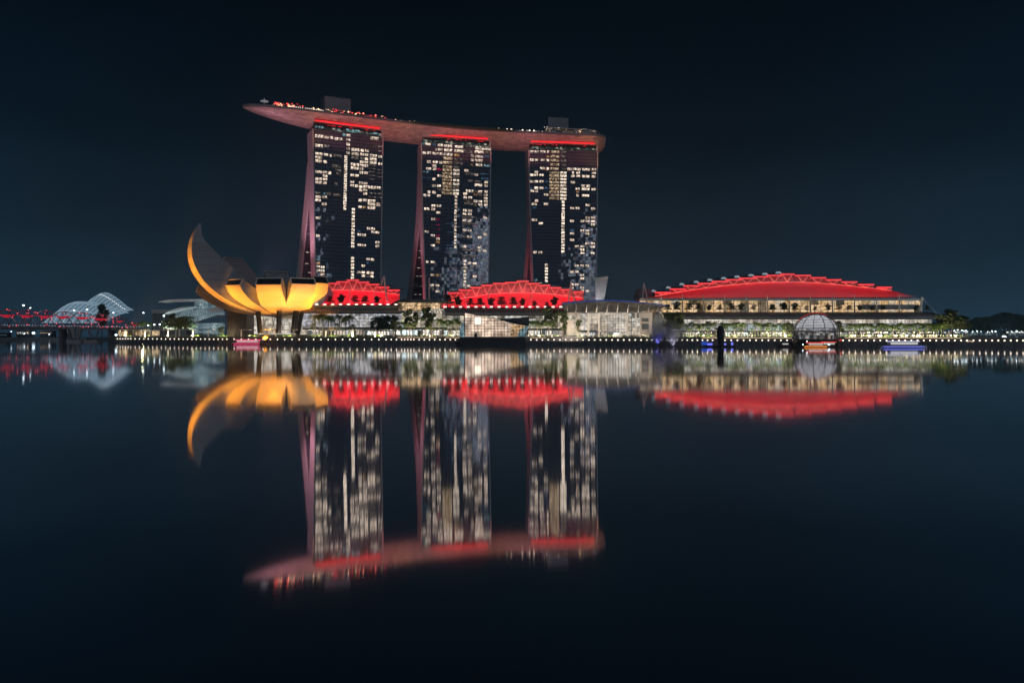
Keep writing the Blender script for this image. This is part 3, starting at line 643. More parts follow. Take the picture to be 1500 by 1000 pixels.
# ---------------------------------------------------------------- lotus shaped museum
MC = Vector((-175, 600, 0))
museum = thing('lotus_museum', (MC.x, MC.y, 5.4), 'white lotus flower shaped museum glowing amber, with one tall curved petal', 'museum')
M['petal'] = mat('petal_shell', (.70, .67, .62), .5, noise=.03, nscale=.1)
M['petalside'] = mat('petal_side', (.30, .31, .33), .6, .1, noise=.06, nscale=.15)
M['skylight'] = mat('skylight_glass', (.03, .03, .035), .15)
M['petalrim'] = mat('petal_rim', (.85, .78, .68), .5)
def seams(m, base, period, dark, axis='Z'):
    t = m.node_tree; c = t.nodes.new('ShaderNodeTexCoord'); s = t.nodes.new('ShaderNodeSeparateXYZ'); t.links.new(c.outputs['Object'], s.inputs[0])
    d = t.nodes.new('ShaderNodeMath'); d.operation = 'DIVIDE'; d.inputs[1].default_value = period; t.links.new(s.outputs[axis], d.inputs[0])
    f = t.nodes.new('ShaderNodeMath'); f.operation = 'FRACT'; t.links.new(d.outputs[0], f.inputs[0])
    fl = t.nodes.new('ShaderNodeMath'); fl.operation = 'FLOOR'; t.links.new(d.outputs[0], fl.inputs[0]); wn = t.nodes.new('ShaderNodeTexWhiteNoise'); wn.noise_dimensions = '1D'; t.links.new(fl.outputs[0], wn.inputs['W'])
    q = t.nodes.new('ShaderNodeMapRange'); q.inputs[3].default_value = .84; q.inputs[4].default_value = 1.12; t.links.new(wn.outputs['Value'], q.inputs[0])
    g = t.nodes.new('ShaderNodeMath'); g.operation = 'LESS_THAN'; g.inputs[1].default_value = .09; t.links.new(f.outputs[0], g.inputs[0])
    k = t.nodes.new('ShaderNodeMath'); k.operation = 'MULTIPLY_ADD'; k.inputs[1].default_value = -dark; t.links.new(g.outputs[0], k.inputs[0]); t.links.new(q.outputs[0], k.inputs[2])
    x = t.nodes.new('ShaderNodeVectorMath'); x.operation = 'SCALE'; x.inputs[0].default_value = base; t.links.new(k.outputs[0], x.inputs['Scale']); t.links.new(x.outputs[0], t.nodes['Principled BSDF'].inputs['Base Color'])
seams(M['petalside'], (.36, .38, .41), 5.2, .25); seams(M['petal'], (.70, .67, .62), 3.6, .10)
ZB = 20.5
def petal(az, Rm, Hc, amax, wtop, cap, taper=None, inner=None, wmax=19.0, rim=False, lean=3.0):
    """az: degrees from the direction of the bay; profile r = Rm sin a, z = ZB + Hc (1 - cos a)"""
    ph = R(az); out_ = Vector((math.sin(ph), -math.cos(ph), 0)); side = Vector((math.cos(ph), math.sin(ph), 0))
    n = 26; prof = []
    for i in range(n+1):
        a = R(lerp(6, amax, i/n)); prof.append((Rm*math.sin(a), ZB+Hc*(1-math.cos(a)), i/n))
    def width(r, t):
        w0 = min(2*r*math.tan(R(17.6)), wmax)
        if t > .5: w0 = min(w0, lerp(wmax, wtop, (t-.5)/.5)) if not taper else min(w0, taper(t))
        return w0
    def pt(r, z, s): p = MC+out_*r+side*s; return Vector((p.x, p.y, z))
    # inner line: from the rim back down to the bowl's heart
    rt, ztp, _ = prof[-1]
    if inner is None: inner = [(0, rt-lean, ztp+cap), (1, 9, ZB+9)]
    def inn(t):   # t 0 bottom .. 1 top
        return (lerp(inner[1][1], inner[0][1], t**1.0), lerp(inner[1][2], inner[0][2], t**1.35)) if len(inner) == 2 else (clampi([(q[0], q[1]) for q in inner], t), clampi([(q[0], q[2]) for q in inner], t))
    b = MB()
    b.grid(lambda u, v: (lambda pr: pt(pr[0]+.0-.012*(2*u-1)**2*pr[0], pr[1]+(.9*(2*u-1)**2 if False else 0), (u-.5)*width(pr[0], pr[2])))(prof[min(n, int(round(v*n)))]), 6, n)
    b.build('petal', M['petal'], museum, smooth=True); pet = museum.children[-1]
    b = MB()
    for sgn in (-1, 1):
        def sd(u, v, sgn=sgn):
            pr = prof[min(n, int(round(v*n)))]; ir, iz = inn(v); w_ = width(pr[0], pr[2])*.5
            wi = min(w_, max(.5, ir*math.tan(R(17.6)))) if v < .6 else w_
            return pt(lerp(pr[0]*.988, ir, u), lerp(pr[1], iz, u), sgn*lerp(w_, wi, u))
        b.grid(sd, 3, n)
    def up(u, v):
        ir, iz = inn(v); pr = prof[min(n, int(round(v*n)))]; w_ = width(pr[0], pr[2])*.5; wi = min(w_, max(.5, ir*math.tan(R(17.6)))) if v < .6 else w_
        return pt(ir, iz, (2*u-1)*wi)
    b.grid(up, 2, n)
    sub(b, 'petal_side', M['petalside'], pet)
    # tip: frame and dark skylight
    w_ = width(rt, 1)*.5; ir, iz = inn(1)
    if cap > 0:
        a0 = [pt(rt*.99, ztp, -w_), pt(rt*.99, ztp, w_), pt(ir, iz, w_), pt(ir, iz, -w_)]
        c0 = sum(a0, Vector())/4; g = out_*.35
        b = MB()
        for i in range(4): b.bar(a0[i]+g*.2, a0[(i+1) % 4]+g*.2, .75)
        sub(b, 'skylight_frame', M['petalrim'], pet)
        b = MB(); b.prism([c0+(v-c0)*.93 for v in a0], -out_*1.0); sub(b, 'skylight', M['skylight'], pet)
    return out_
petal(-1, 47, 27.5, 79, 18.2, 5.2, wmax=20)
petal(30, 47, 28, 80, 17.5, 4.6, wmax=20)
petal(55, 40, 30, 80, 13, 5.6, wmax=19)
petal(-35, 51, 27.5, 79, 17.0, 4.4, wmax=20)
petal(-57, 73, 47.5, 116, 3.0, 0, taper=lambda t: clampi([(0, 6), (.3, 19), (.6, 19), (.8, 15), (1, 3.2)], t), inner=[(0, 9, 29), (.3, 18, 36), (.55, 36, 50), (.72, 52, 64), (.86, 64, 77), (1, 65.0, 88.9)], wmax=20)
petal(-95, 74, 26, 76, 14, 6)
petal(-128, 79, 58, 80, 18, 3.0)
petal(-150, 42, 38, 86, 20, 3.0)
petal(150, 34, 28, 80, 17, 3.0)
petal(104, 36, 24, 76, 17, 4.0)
# bowl underside, columns, lift core
b = MB(); b.lathe([(.1, ZB-1.2), (8, ZB-.9), (14, ZB+.6), (10, ZB+8), (.1, ZB+9)], (MC.x, MC.y, 0), 24); b.build('bowl', M['petal'], museum, smooth=True)
M['corecol'] = mat('bronze_cladding', (.075, .06, .055), .5, .4, noise=.2, nscale=.4)
for x0, y0, x1, y1, r_, dd in ((378, 457, 381, 487, 1.9, -12), (409, 456, 408, 487, 1.9, -16), (434, 456, 430, 487, 2.3, -8), (443, 455, 436, 489, 1.6, -4)):
    D = 600+dd; b = MB(); b.tube([W(x1, y1+1, D-14), W(x0, y0-1, D-14)], r_, 4); b.build('column', M['dark'], museum)
b = MB(); p = W(337, 489, 612); q = W(365.5, 447, 612)
b.box(p.x, q.x, 606, 622, 5.4, q.z+2); b.build('lift_core', M['corecol'], museum)
b = MB()
for i in range(9): xx = lerp(p.x+.4, q.x-.4, i/8); b.box(xx-.25, xx+.25, 605.5, 606.05, 5.5, q.z+1.9)
b.build('core_rib', mat('bronze_rib', (.11, .085, .075), .5, .4), museum)
for az, rr, pw, ta, tr_, tz, cone in ((-1, 64, 1.25, -1, 36, 38, 54), (32, 62, 1.2, 32, 34, 38, 54), (56, 52, 1.0, 56, 34, 38, 60), (-35, 68, 1.15, -35, 38, 38, 50), (-54, 98, 1.5, -57, 52, 34, 44), (-56, 116, 3.2, -57, 70, 64, 40), (92, 58, .3, 95, 26, 34, 60), (-80, 96, .25, -95, 60, 34, 50), (-18, 30, .3, -18, 12, ZB, 120), (30, 28, .3, 30, 12, ZB, 120)):
    ph = R(az); l0 = MC+Vector((math.sin(ph), -math.cos(ph), 0))*rr; ph = R(ta); tg = MC+Vector((math.sin(ph), -math.cos(ph), 0))*tr_
    spot('petal_floodlight', (l0.x, l0.y, (6.6 if az > 50 else 4.2) if rr < 90 else 6.0), (tg.x, tg.y, tz), 140000*pw, (1, .335, .022), cone, 1.5)
# ---------------------------------------------------------------- shared lit interiors
LI = {
 'shop': lit('shop_rooms', [(.9, .84, .76), (.35, .28, .22), (1, .93, .85), (.55, .72, .78), (.8, .55, .36)], (4.2, 5.0), 1.72, lo=.15, darkfrac=.22, detail=2.2),
 'arcade': lit('arcade_rooms', [(.62, .56, .46), (.42, .36, .28), (.75, .66, .52), (.50, .52, .50)], (5.5, 6.5), 1.18, lo=.35, detail=1.5, darkfrac=.1),
 'arcade_cool': lit('arcade_cool_rooms', [(.46, .46, .50), (.34, .34, .38), (.62, .60, .58), (.42, .46, .56)], (6, 8), 1.05, lo=.35, detail=1.2),
 'warmlow': lit('warm_hall', [(.80, .52, .27), (.55, .34, .17), (.9, .62, .36), (.70, .44, .22)], (7, 5), 0.99, lo=.35, detail=1.6, darkfrac=.08),
 'hall': lit('event_hall', [(.78, .68, .56), (.60, .50, .38), (.9, .82, .72), (.70, .66, .58)], (6, 9), 0.88, lo=.45, detail=1.0),
 'crystal': lit('crystal_rooms', [(.70, .52, .40), (.82, .63, .48), (.60, .44, .34), (.74, .60, .48)], (7, 9), 1.35, lo=.5, detail=.8),
 'teal': lit('theatre_glass_rooms', [(.16, .28, .33), (.30, .44, .48), (.12, .22, .27), (.45, .60, .62)], (4, 6), 0.81, lo=.3, detail=1.2),
 'upper': lit('upper_hall', [(.80, .52, .26), (.66, .42, .20), (.88, .62, .36), (.70, .50, .30), (.55, .50, .42)], (6, 5.5), 1.02, lo=.5, detail=1.6, darkfrac=.05),
}
def lattice(x0, x1, y, z0, z1, nx, nz, t=.22):
    b = MB()
    for i in range(nx+1): x = lerp(x0, x1, i/nx); b.box(x-t/2, x+t/2, y-t, y, z0, z1)
    for j in range(nz+1): z = lerp(z0, z1, j/nz); b.box(x0, x1, y-t*1.3, y-t*.3-.001, z-t/2, z+t/2)
    return b
def glazed(par, xa, xb, ya, yb, D, interior, cell=3.2, rows=3, name='glass_wall', t=.22, depth=1.4, mull='mullion'):
    """lit room front between photo columns xa..xb and rows ya (top)..yb: glowing interior set back behind a mullion lattice"""
    x0, x1, z1, z0 = Xx(xa, D), Xx(xb, D), Zy(ya, D), Zy(yb, D)
    o = MB().box(x0, x1, D+depth, D+depth+.3, z0, z1).build(name, LI[interior], par)
    sub(lattice(x0, x1, D, z0, z1, max(1, round((x1-x0)/cell)), rows, t), 'mullion_lattice', M[mull], o)
    return o
def curved_roof(par, xa, xb, ya, yb, D, depth, m, ribs=0, ribm=None, name='roof', sag=0.0, skew=4.0):
    """barrel edge roof: eave at row yb (front), ridge at row ya (back), swept along x; ribs lean like the seams in the photo"""
    x0, x1, z1, z0 = Xx(xa, D), Xx(xb, D), Zy(ya, D), Zy(yb, D)
    k = (D+depth)/D; z1 = CAMZ+(z1-CAMZ)*k
    def fn(u, v, o=0.0): a = v*math.pi/2; return Vector((lerp(x0, x1, u), D-1+depth*(1-math.cos(a))-o, lerp(z0, z1, math.sin(a))-sag*(2*u-1)**2+o))
    b = MB(); b.grid(fn, 12, 8); r = b.build(name, m, par, smooth=True)
    MB().box(x0, x1, D-1.25, D-.9, z0-.55, z0+.05).build('eave', M['dark'], par)
    if ribs:
        b = MB()
        for i in range(1, ribs):
            u = i/ribs; pts = []
            for j in range(7): v = j/6; p = fn(min(1, u-(skew/(x1-x0))*(v-.3)*2), v, .12); pts.append(p)
            b.tube(pts, .13, 4)
        sub(b, 'roof_seam', ribm or M['greyroof'], r)
    return r

# ---------------------------------------------------------------- red canopy roofs
M['membrane'] = mat('canopy_membrane', (.85, .42, .46), .6, noise=.04, nscale=.05)
M['rooftop'] = mat('canopy_top', (.16, .15, .17), .5, .2)
M['mast'] = mat('mast_paint', (.62, .58, .54), .45, em=(.55, .48, .42), es=.0)
def red_canopy(label, fas, arc, base, D, cats='hall', masts=(), power=1.0, capback=26, vents=False, fm=1.0):
    """fas: (x0, x1, y) of each stepped roof edge; arc: truss feet; base: (x, y) line where the red membrane ends"""
    cx = (fas[0][0]+fas[-1][1])/2
    r = thing('red_canopy_hall', (Xx(cx, D), D, 5.4), label, 'building')
    n = len(fas)
    for i, (xa, xb, y) in enumerate(fas):
        z = Zy(y, D-2); x0, x1 = Xx(xa, D-2), Xx(xb, D-2)
        p = MB(); up = 3.0
        p.hexa([(x0, D-2, z-.2), (x1, D-2, z-.2), (x1, D+capback, z+up), (x0, D+capback, z+up), (x0, D-2, z+.35), (x1, D-2, z+.35), (x1, D+capback, z+up+.5), (x0, D+capback, z+up+.5)])
        o = p.build('roof_panel', M['rooftop'], r)
        sub(MB().box(x0-.05, x1+.05, D-2.35, D-2.01, z-.55*fm, z+.5*fm), 'lit_fascia', M['coral'], o)
        # V truss
        fx = (xa+xb)/2; fy = interp(arc, fx); f = W(fx, fy, D-1.2)
        a = W(xa+(xb-xa)*.16, y+.5, D-1.9); c = W(xb-(xb-xa)*.16, y+.5, D-1.9)
        b = MB(); b.bar(a, f, .27); b.bar(f, c, .27); sub(b, 'truss', M['truss'], o)
        if vents:
            vz = z+.6; s_ = 1 if i < n*.62 else 0
            if s_:
                b = MB(); vx = Xx(xa-1.2, D); b.prism([(vx-1.1, D, vz), (vx+1.6, D, vz+.2), (vx+1.2, D, vz+.9), (vx+.1, D, vz+1.5), (vx-.7, D, vz+1.0)], (0, 6, .5)); sub(b, 'roof_vent', M['ventlit'], o)
    # arc rail
    b = MB(); pts = [W(x, interp(arc, x), D-1.1) for x in [lerp(arc[0][0], arc[-1][0], k/24) for k in range(25)]]
    for p, q in zip(pts, pts[1:]): b.bar(p, q, .24)
    b.build('arc_rail', M['truss'], r)
    # membrane: lower apron below the arc, upper infill behind the trusses
    xs_ = [lerp(base[0][0], base[-1][0], k/40) for k in range(41)]
    def topy(x):
        c = [y for xa, xb, y in fas if xa-.3 <= x <= xb+.3]
        return max(c)+.6 if c else None
    b = MB()
    def lowp(x, v):
        ya = interp(arc, x) if arc[0][0] <= x <= arc[-1][0] else (arc[0][1] if x < arc[0][0] else interp([arc[-1], base[-1]], x))
        yb = clampi(base, x); ya = min(ya, yb-.02)
        dd = lerp(5.0, 0.0, v)+1.2*math.sin(v*math.pi); return W(x, lerp(yb, ya, v), D+dd)
    b.grid(lambda u, v: lowp(lerp(base[0][0], base[-1][0], u), v), 44, 8); b.build('membrane', M['membrane'], r, smooth=True)
    b = MB(); 
    for (xa, xb, y) in fas:
        b.grid(lambda u, v, xa=xa, xb=xb, y=y: (lambda x: W(x, lerp(min(interp(arc, x)+.8, clampi(base, x)), y+.5, v), D+.2+v*2.2))(lerp(xa+.2, xb-.2, u)), 6, 3)
    b.build('upper_membrane', M['membrane'], r, smooth=True)
    bx0, bx1 = Xx(base[0][0], D), Xx(base[-1][0], D); zb = Zy(max(q[1] for q in base), D)
    MB().box(bx0+1, bx1-1, D+6, D+40, 5.4, zb+2).build('hall_body', M['dark'], r)
    for mm in masts:
        b = MB(); b.tube([W(mm[0], mm[1], D-5), W(mm[2], mm[3], D-5)], [.55, .4] if len(mm) < 5 else [mm[4]*.9, mm[4]*.5], 8); b.build('mast', M['mastlit'], r)
    return r
M['mastlit'] = mat('mast_paint_pale', (.85, .78, .72), .4)
M['ventlit'] = mat('roof_vent_glass', (.6, .7, .75), .3, em=(.7, .85, .95), es=.3, sampling='NONE')
o7 = lambda a, b: (450+a/6.818, 395+b/6.818)
o8 = lambda a, b: (640+a/6.818, 395+b/6.818)
o9 = lambda a, b: (940+a/6.818, 390+b/6.818)
o10 = lambda a, b: (1120+a/5.769, 390+b/5.769)
def fa(o, L_): return [(o(a, y)[0], o(b, y)[0], o(a, y)[1]) for a, b, y in L_]
def pl(o, L_): return [o(a, y) for a, y in L_]
fL = fa(o7, [(100, 208, 160), (198, 310, 137), (292, 415, 122), (395, 517, 105), (500, 620, 125), (600, 720, 147), (702, 820, 175), (805, 925, 205)])
CLH = red_canopy('red lit canopy hall with stepped roof, the smallest one, beside the lotus museum', fL, pl(o7, [(100, 205), (248, 203), (452, 206), (555, 210), (655, 215), (760, 225), (860, 243), (925, 250)]),
  pl(o7, [(60, 350), (820, 350), (850, 335), (880, 318), (922, 302)]), 604, masts=[(*o7(183, 358), *o7(183, 215)), (*o7(428, 358), *o7(428, 170)), (*o7(668, 358), *o7(668, 180)), (*o7(800, 352), *o7(768, 58), 1.1), (*o7(735, 160), *o7(768, 60))], fm=1.0)
fM = fa(o8, [(108, 235, 232), (218, 345, 203), (332, 450, 178), (442, 560, 155), (560, 690, 138), (680, 808, 128), (797, 918, 115), (905, 1023, 138), (1010, 1133, 157), (1120, 1240, 180), (1232, 1350, 200), (1345, 1465, 222)])
CMH = red_canopy('red lit canopy hall in front of the middle and darkest towers, behind the crystal pavilion', fM, pl(o8, [(108, 312), (165, 310), (280, 282), (393, 266), (510, 245), (625, 238), (740, 230), (855, 228), (965, 230), (1070, 238), (1183, 247), (1295, 262), (1405, 275), (1465, 285)]),
  pl(o8, [(35, 375), (1430, 378), (1465, 340)]), 588, masts=[(*o8(x, 384), *o8(x, y)) for x, y in ((293, 208), (515, 212), (730, 215), (945, 225), (1167, 225))]+[(*o8(1312, 335), *o8(1338, 120), .9), (*o8(1378, 330), *o8(1336, 128), .9), (*o8(-78, 390), *o8(-78, 80), .8), (*o8(70, 390), *o8(70, 200), .7)])
fR = fa(o9, [(130, 290, 262), (280, 440, 228), (415, 583, 195), (560, 722, 172), (697, 858, 152), (835, 995, 135), (970, 1133, 120), (1110, 1265, 105), (1250, 1400, 92), (1385, 1525, 79)])+fa(o10, [(270-15, 392, 78), (382, 518, 97), (512, 648, 115), (648, 783, 133), (788, 925, 155), (945, 1075, 178)])
CRH = red_canopy('widest red lit canopy hall, over a warm lit glazed storey, standing apart from the towers', fR, pl(o9, [(130, 300), (205, 285), (350, 262), (493, 237), (630, 217), (767, 200), (903, 185), (1035, 175), (1170, 163), (1308, 160), (1447, 158)])+pl(o10, [(187, 132), (308, 135), (433, 138), (562, 150), (700, 162), (850, 178), (1075, 205)]),
  pl(o9, [(0, 322), (120, 318), (1500, 312)])+pl(o10, [(1000, 262), (1290, 258)]), 552, vents=True, power=.6, masts=[(*o9(5, 360), *o9(22, 168), .8), (*o9(62, 360), *o9(24, 172), .8)])
b = MB(); b.prism([W(938, 422, 556), W(961, 424, 556), W(961, 436.5, 556), W(937, 437, 556), W(935, 432, 556)], (0, 20, 0)); b.build('roof_end', M['rooftop'], CRH)
# LED wash troughs on the terraces in front of each membrane
def wash(x0, x1, yb, D, power, n, up=10):
    for i in range(n):
        xa, xb = lerp(x0, x1, i/n), lerp(x0, x1, (i+1)/n); c = W((xa+xb)/2, yb, D-6.5)
        area('canopy_wash_light', (c.x, c.y, c.z+.3), (c.x, D+2, c.z+up), (Xx(xb, D)-Xx(xa, D))*.96, .8, power, (1, .004, .022))
def wash_top(x0, x1, arc_, D, power, n):
    pass
wash(465, 582, 446.5, 604, 1900, 3)
wash(648, 852, 450.5, 588, 1750, 5)
wash(960, 1335, 437.5, 552, 620, 8, up=8)
# lit from under the eaves as well: fittings along the arc rail, aimed up at the infill
def eaves(fas, arc, D, power):
    for xa, xb, y in fas:
        fx = (xa+xb)/2; p = W(fx, interp(arc, fx)+2.0, D-3.2)
        area('eave_light', p, (p.x, D+2.0, Zy(y, D)+1.5), (xb-xa)*.4, .5, power, (1, .006, .035))
eaves(fL, pl(o7, [(100, 205), (925, 250)]), 604, 210)
eaves(fM, pl(o8, [(108, 312), (393, 266), (855, 228), (1183, 247), (1465, 285)]), 588, 220)
eaves(fR, pl(o9, [(130, 300), (767, 200), (1447, 158)])+pl(o10, [(433, 138), (1075, 205)]), 552, 140)

# ---------------------------------------------------------------- shopping arcade in front of the small canopy hall
A = thing('shopping_arcade', (Xx(530, 580), 580, 5.4), 'glazed shopping arcade with dark ribbed roof below the smallest red canopy', 'building')
curved_roof(A, 440, 589, 447, 458, 580, 14, M['darkroof'], ribs=11, ribm=mat('seam_warm', (.45, .33, .26), .6))
glazed(A, 442, 592, 458.2, 479.5, 581, 'arcade_cool', 3.4, 5)
MB().box(Xx(440, 569), Xx(648, 569), 575, 582, Zy(482.3, 569), Zy(480, 569)).build('gallery_slab', M['dark'], A)
glazed(A, 450, 648, 482.4, 491, 579, 'shop', 4.4, 1, name='shopfront', t=.4)
b = MB(); 
for x in (585, 587.5, 590, 592.5): pass
MB().box(Xx(586, 568), Xx(592.5, 576), 576, 577, Zy(479, 576), Zy(459, 576)).build('billboard', lit('billboard_picture', [(.2, .6, .7), (.7, .9, .9), (.8, .75, .3), (.5, .25, .55)], (1.6, 2.2), .8, lo=.5), A)
b = MB()
for x in [464+k*11.6 for k in range(11)]: p = W(x, 446.6, 584); b.box(p.x-1.0, p.x+1.0, p.y-.6, p.y+.6, p.z, p.z+.8)
o = b.build('terrace_lamp', M['tinywhite'], A); o['kind'] = 'stuff'
MB().box(Xx(462, 583), Xx(588, 583), 581, 612, Zy(448.2, 583)-6, Zy(447.4, 583)).build('terrace', M['quay'], A)
# ---------------------------------------------------------------- two storey glass atrium block between the canopies
G = thing('glass_atrium', (Xx(615, 566), 566, 5.4), 'tall glazed atrium with slanting struts and curved glass shoulder between two red canopies', 'building')
glazed(G, 583, 645, 441.5, 455, 570, 'warmlow', 3.6, 2)
glazed(G, 592, 655, 455.3, 479.5, 568, 'arcade', 2.4, 8, name='lower_glass', t=.18)
b = MB(); b.hexa([W(578, 443, 560), W(667, 443.5, 560), W(667, 443.5, 592), W(578, 443, 592), W(600, 437.8, 560), W(650, 439.8, 560), W(650, 439.8, 592), W(600, 437.8, 592)]); b.build('roof', M['greyroof'], G)
b = MB(); b.tube([W(578+i*2.6, 443.2-math.sin(i/9*math.pi)*4.2, 559) for i in range(10)], .45, 6); b.build('roof_arch', M['corecol'], G)
b = MB()
for x in (586, 603, 623, 641): b.bar(W(x, 456, 566.5), W(x+10, 442.5, 566.5), .55)
b.build('strut', M['steel'], G)
b = MB()
def sh(u, v): a = v*math.pi/2; return Vector((lerp(Xx(632, 566), Xx(662, 566), u)+9*math.sin(a), 566-3+6*(1-math.sin(a)), Zy(476, 566)+(Zy(452, 566)-Zy(476, 566))*(1-(1-math.cos(a)))))
b = MB(); b.grid(lambda u, v: Vector((lerp(Xx(630, 565), Xx(650, 565), u)+9*v*v, 565-v*1.2, lerp(Zy(452, 565), Zy(470, 565), v)-(1-v)*0)), 8, 8); o = b.build('curved_glass', LI['arcade'], G)
b = MB()
for i in range(6):
    u = i/5; b.tube([Vector((lerp(Xx(630, 565), Xx(650, 565), u)+9*v*v, 564.7-v*1.2, lerp(Zy(452, 565), Zy(470, 565), v))) for v in [k/8 for k in range(9)]], .28, 5)
b.build('glass_rib', M['palewall'], G)
# ---------------------------------------------------------------- arcade in front of the big middle canopy
B_ = thing('shopping_arcade', (Xx(740, 560), 560, 5.4), 'long shopping arcade with dark ribbed roof behind the crystal shaped pavilion', 'building')
curved_roof(B_, 652, 834, 451.5, 461.5, 558, 14, M['darkroof'], ribs=12, ribm=mat('seam_grey', (.42, .36, .33), .6))
glazed(B_, 655, 832, 461.8, 481, 559, 'arcade', 3.0, 5)
MB().box(Xx(650, 555), Xx(838, 555), 553, 560, Zy(483.4, 555), Zy(481.2, 555)).build('gallery_slab', M['dark'], B_)
glazed(B_, 650, 836, 483.6, 492, 557, 'shop', 4.4, 1, name='shopfront', t=.4)
b = MB()
for x in [652+k*11.3 for k in range(17)]: p = W(x, 450.2, 570); b.box(p.x-1.0, p.x+1.0, p.y-.6, p.y+.6, p.z, p.z+.8)
o = b.build('terrace_lamp', M['tinywhite'], B_); o['kind'] = 'stuff'
MB().box(Xx(650, 569), Xx(860, 569), 567, 600, Zy(452, 569)-6, Zy(451.2, 569)).build('terrace', M['quay'], B_)
MB().box(Xx(798, 557.5), Xx(806, 557.5), 556.6, 557.1, Zy(476, 557), Zy(470, 557)).build('shop_sign', lit('shop_sign_colours', [(.9, .6, .1), (.5, .1, .6), (.9, .2, .3)], (1.4, 4), .8, lo=.7), B_)

# ---------------------------------------------------------------- crystal pavilion on the water
DP = 500
K = thing('crystal_pavilion', (Xx(722, DP), DP, 0), 'crystal shaped glass pavilion with bright square sign on a black plinth in the water', 'pavilion')
c2 = lambda a, b: (665+a/12.5, 445+b/12.5)
MB().hexa([(Xx(674, DP-6), DP-8, -2), (Xx(772, DP-6), DP-8, -2), (Xx(776, DP), DP+26, -2), (Xx(676, DP), DP+26, -2), (Xx(674, DP-6), DP-8, Zy(494.2, DP-8)), (Xx(769, DP-6), DP-8, Zy(494.2, DP-8)), (Xx(776, DP), DP+26, Zy(494.2, DP-8)), (Xx(676, DP), DP+26, Zy(494.2, DP-8))]).build('plinth', mat('black_plinth', (.05, .055, .06), .5), K)
def facet(name, pts, m, D0, dback=8, t=None, cell=5.1, rows=0.0):
    P_ = [W(*c2(*p[:2]), D0+(p[2] if len(p) > 2 else 0)) for p in pts]
    b = MB(); b.prism(P_, (0, .4, 0)); o = b.build(name, m, K); return o
main_pts = [(200, 605), (1030, 605), (1045, 360, 3), (740, 275, 1), (470, 222), (195, 165)]
facet('glass_wall', main_pts, LI['crystal'], DP)
def grid_on(pts, nx, nz, D0, name, t=.2, m='mullion'):
    """mullions clipped to the facet outline (photo crop units)"""
    b = MB(); xs_ = [p[0] for p in pts]; x0, x1 = min(xs_), max(xs_); ys_ = [p[1] for p in pts]; y0, y1 = min(ys_), max(ys_)
    def cross(axis, v):
        o = []
        for p, q in zip(pts, pts[1:]+pts[:1]):
            a, c = p[axis], q[axis]
            if (a <= v < c) or (c <= v < a): t_ = (v-a)/(c-a); o.append(p[1-axis]+(q[1-axis]-p[1-axis])*t_)
        return sorted(o)
    for i in range(nx+1):
        v = lerp(x0, x1, i/nx); v = min(max(v, x0+.5), x1-.5); c = cross(0, v)
        if len(c) >= 2: b.bar(W(*c2(v, c[0]), D0-.4), W(*c2(v, c[-1]), D0-.4), t)
    for j in range(nz+1):
        v = lerp(y0, y1, j/nz); v = min(max(v, y0+.5), y1-.5); c = cross(1, v)
        if len(c) >= 2: b.bar(W(*c2(c[0], v), D0-.65), W(*c2(c[-1], v), D0-.65), t)
    return b.build(name, M[m], K)
grid_on([p[:2] for p in main_pts], 14, 9, DP, 'mullion_lattice', .24)
sp = [(1045, 360), (1110, 345), (1330, 395), (1320, 605), (1030, 605)]
facet('shop_window', [(1045, 365), (1320, 400), (1195, 480), (1160, 605), (1030, 605)], LI['warmlow'], DP+2)
facet('angled_glass', [(1200, 480, 1), (1365, 380, 1), (1320, 605, 1), (1160, 605, 1)], LI['teal'], DP+1)
grid_on([(1045, 365), (1365, 390), (1320, 605), (1030, 605)], 6, 4, DP+.6, 'corner_lattice', .22)
facet('roof_facet', [(470, 222, -1), (760, 275, -1), (1120, 365, -1), (1380, 410, -1), (1370, 380, -1), (1130, 330, -1)], M['dark'], DP)
facet('canopy_facet', [(760, 275, 2), (1030, 265, 2), (1380, 235, 2), (1375, 385, 2), (1060, 335, 2)], mat('slate_facet', (.07, .075, .08), .4), DP)
grid_on([(760, 275), (1380, 235), (1375, 385), (1060, 335)], 12, 3, DP+1.6, 'facet_rib', .12, 'steel')
facet('side_glass', [(100, 605, -1), (110, 450, -1), (145, 335, -1), (185, 330, -1), (195, 605, -1)], LI['teal'], DP)
facet('door', [(370, 605, -1.2), (370, 560, -1.2), (385, 560, -1.2), (385, 525, -1.2), (418, 525, -1.2), (418, 560, -1.2), (425, 560, -1.2), (425, 605, -1.2)], M['dark'], DP)
facet('corner_post', [(185, 165, -.9), (200, 165, -.9), (206, 605, -.9), (190, 605, -.9)], M['dark'], DP)
# square backlit sign with two crossed letters
s0 = facet('sign_panel', [(380, 250, -1.6), (495, 250, -1.6), (490, 368, -1.6), (380, 368, -1.6)], mat('sign_glow', (1, 1, 1), em=(1, .92, .78), es=1.5), DP)
b = MB()
for pa, pb in (((410, 275), (410, 345)), ((410, 345), (448, 345)), ((430, 272), (452, 338)), ((452, 338), (474, 272))): b.bar(W(*c2(*pa), DP-2), W(*c2(*pb), DP-2), .5)
sub(b, 'lettering', mat('sign_letter', (.9, .8, .6), em=(1, .8, .5), es=.8), s0)
spot('plinth_light', (Xx(722, DP), DP-3, 7), (Xx(722, DP), DP, 2), 10, (1, .9, .8), 60)

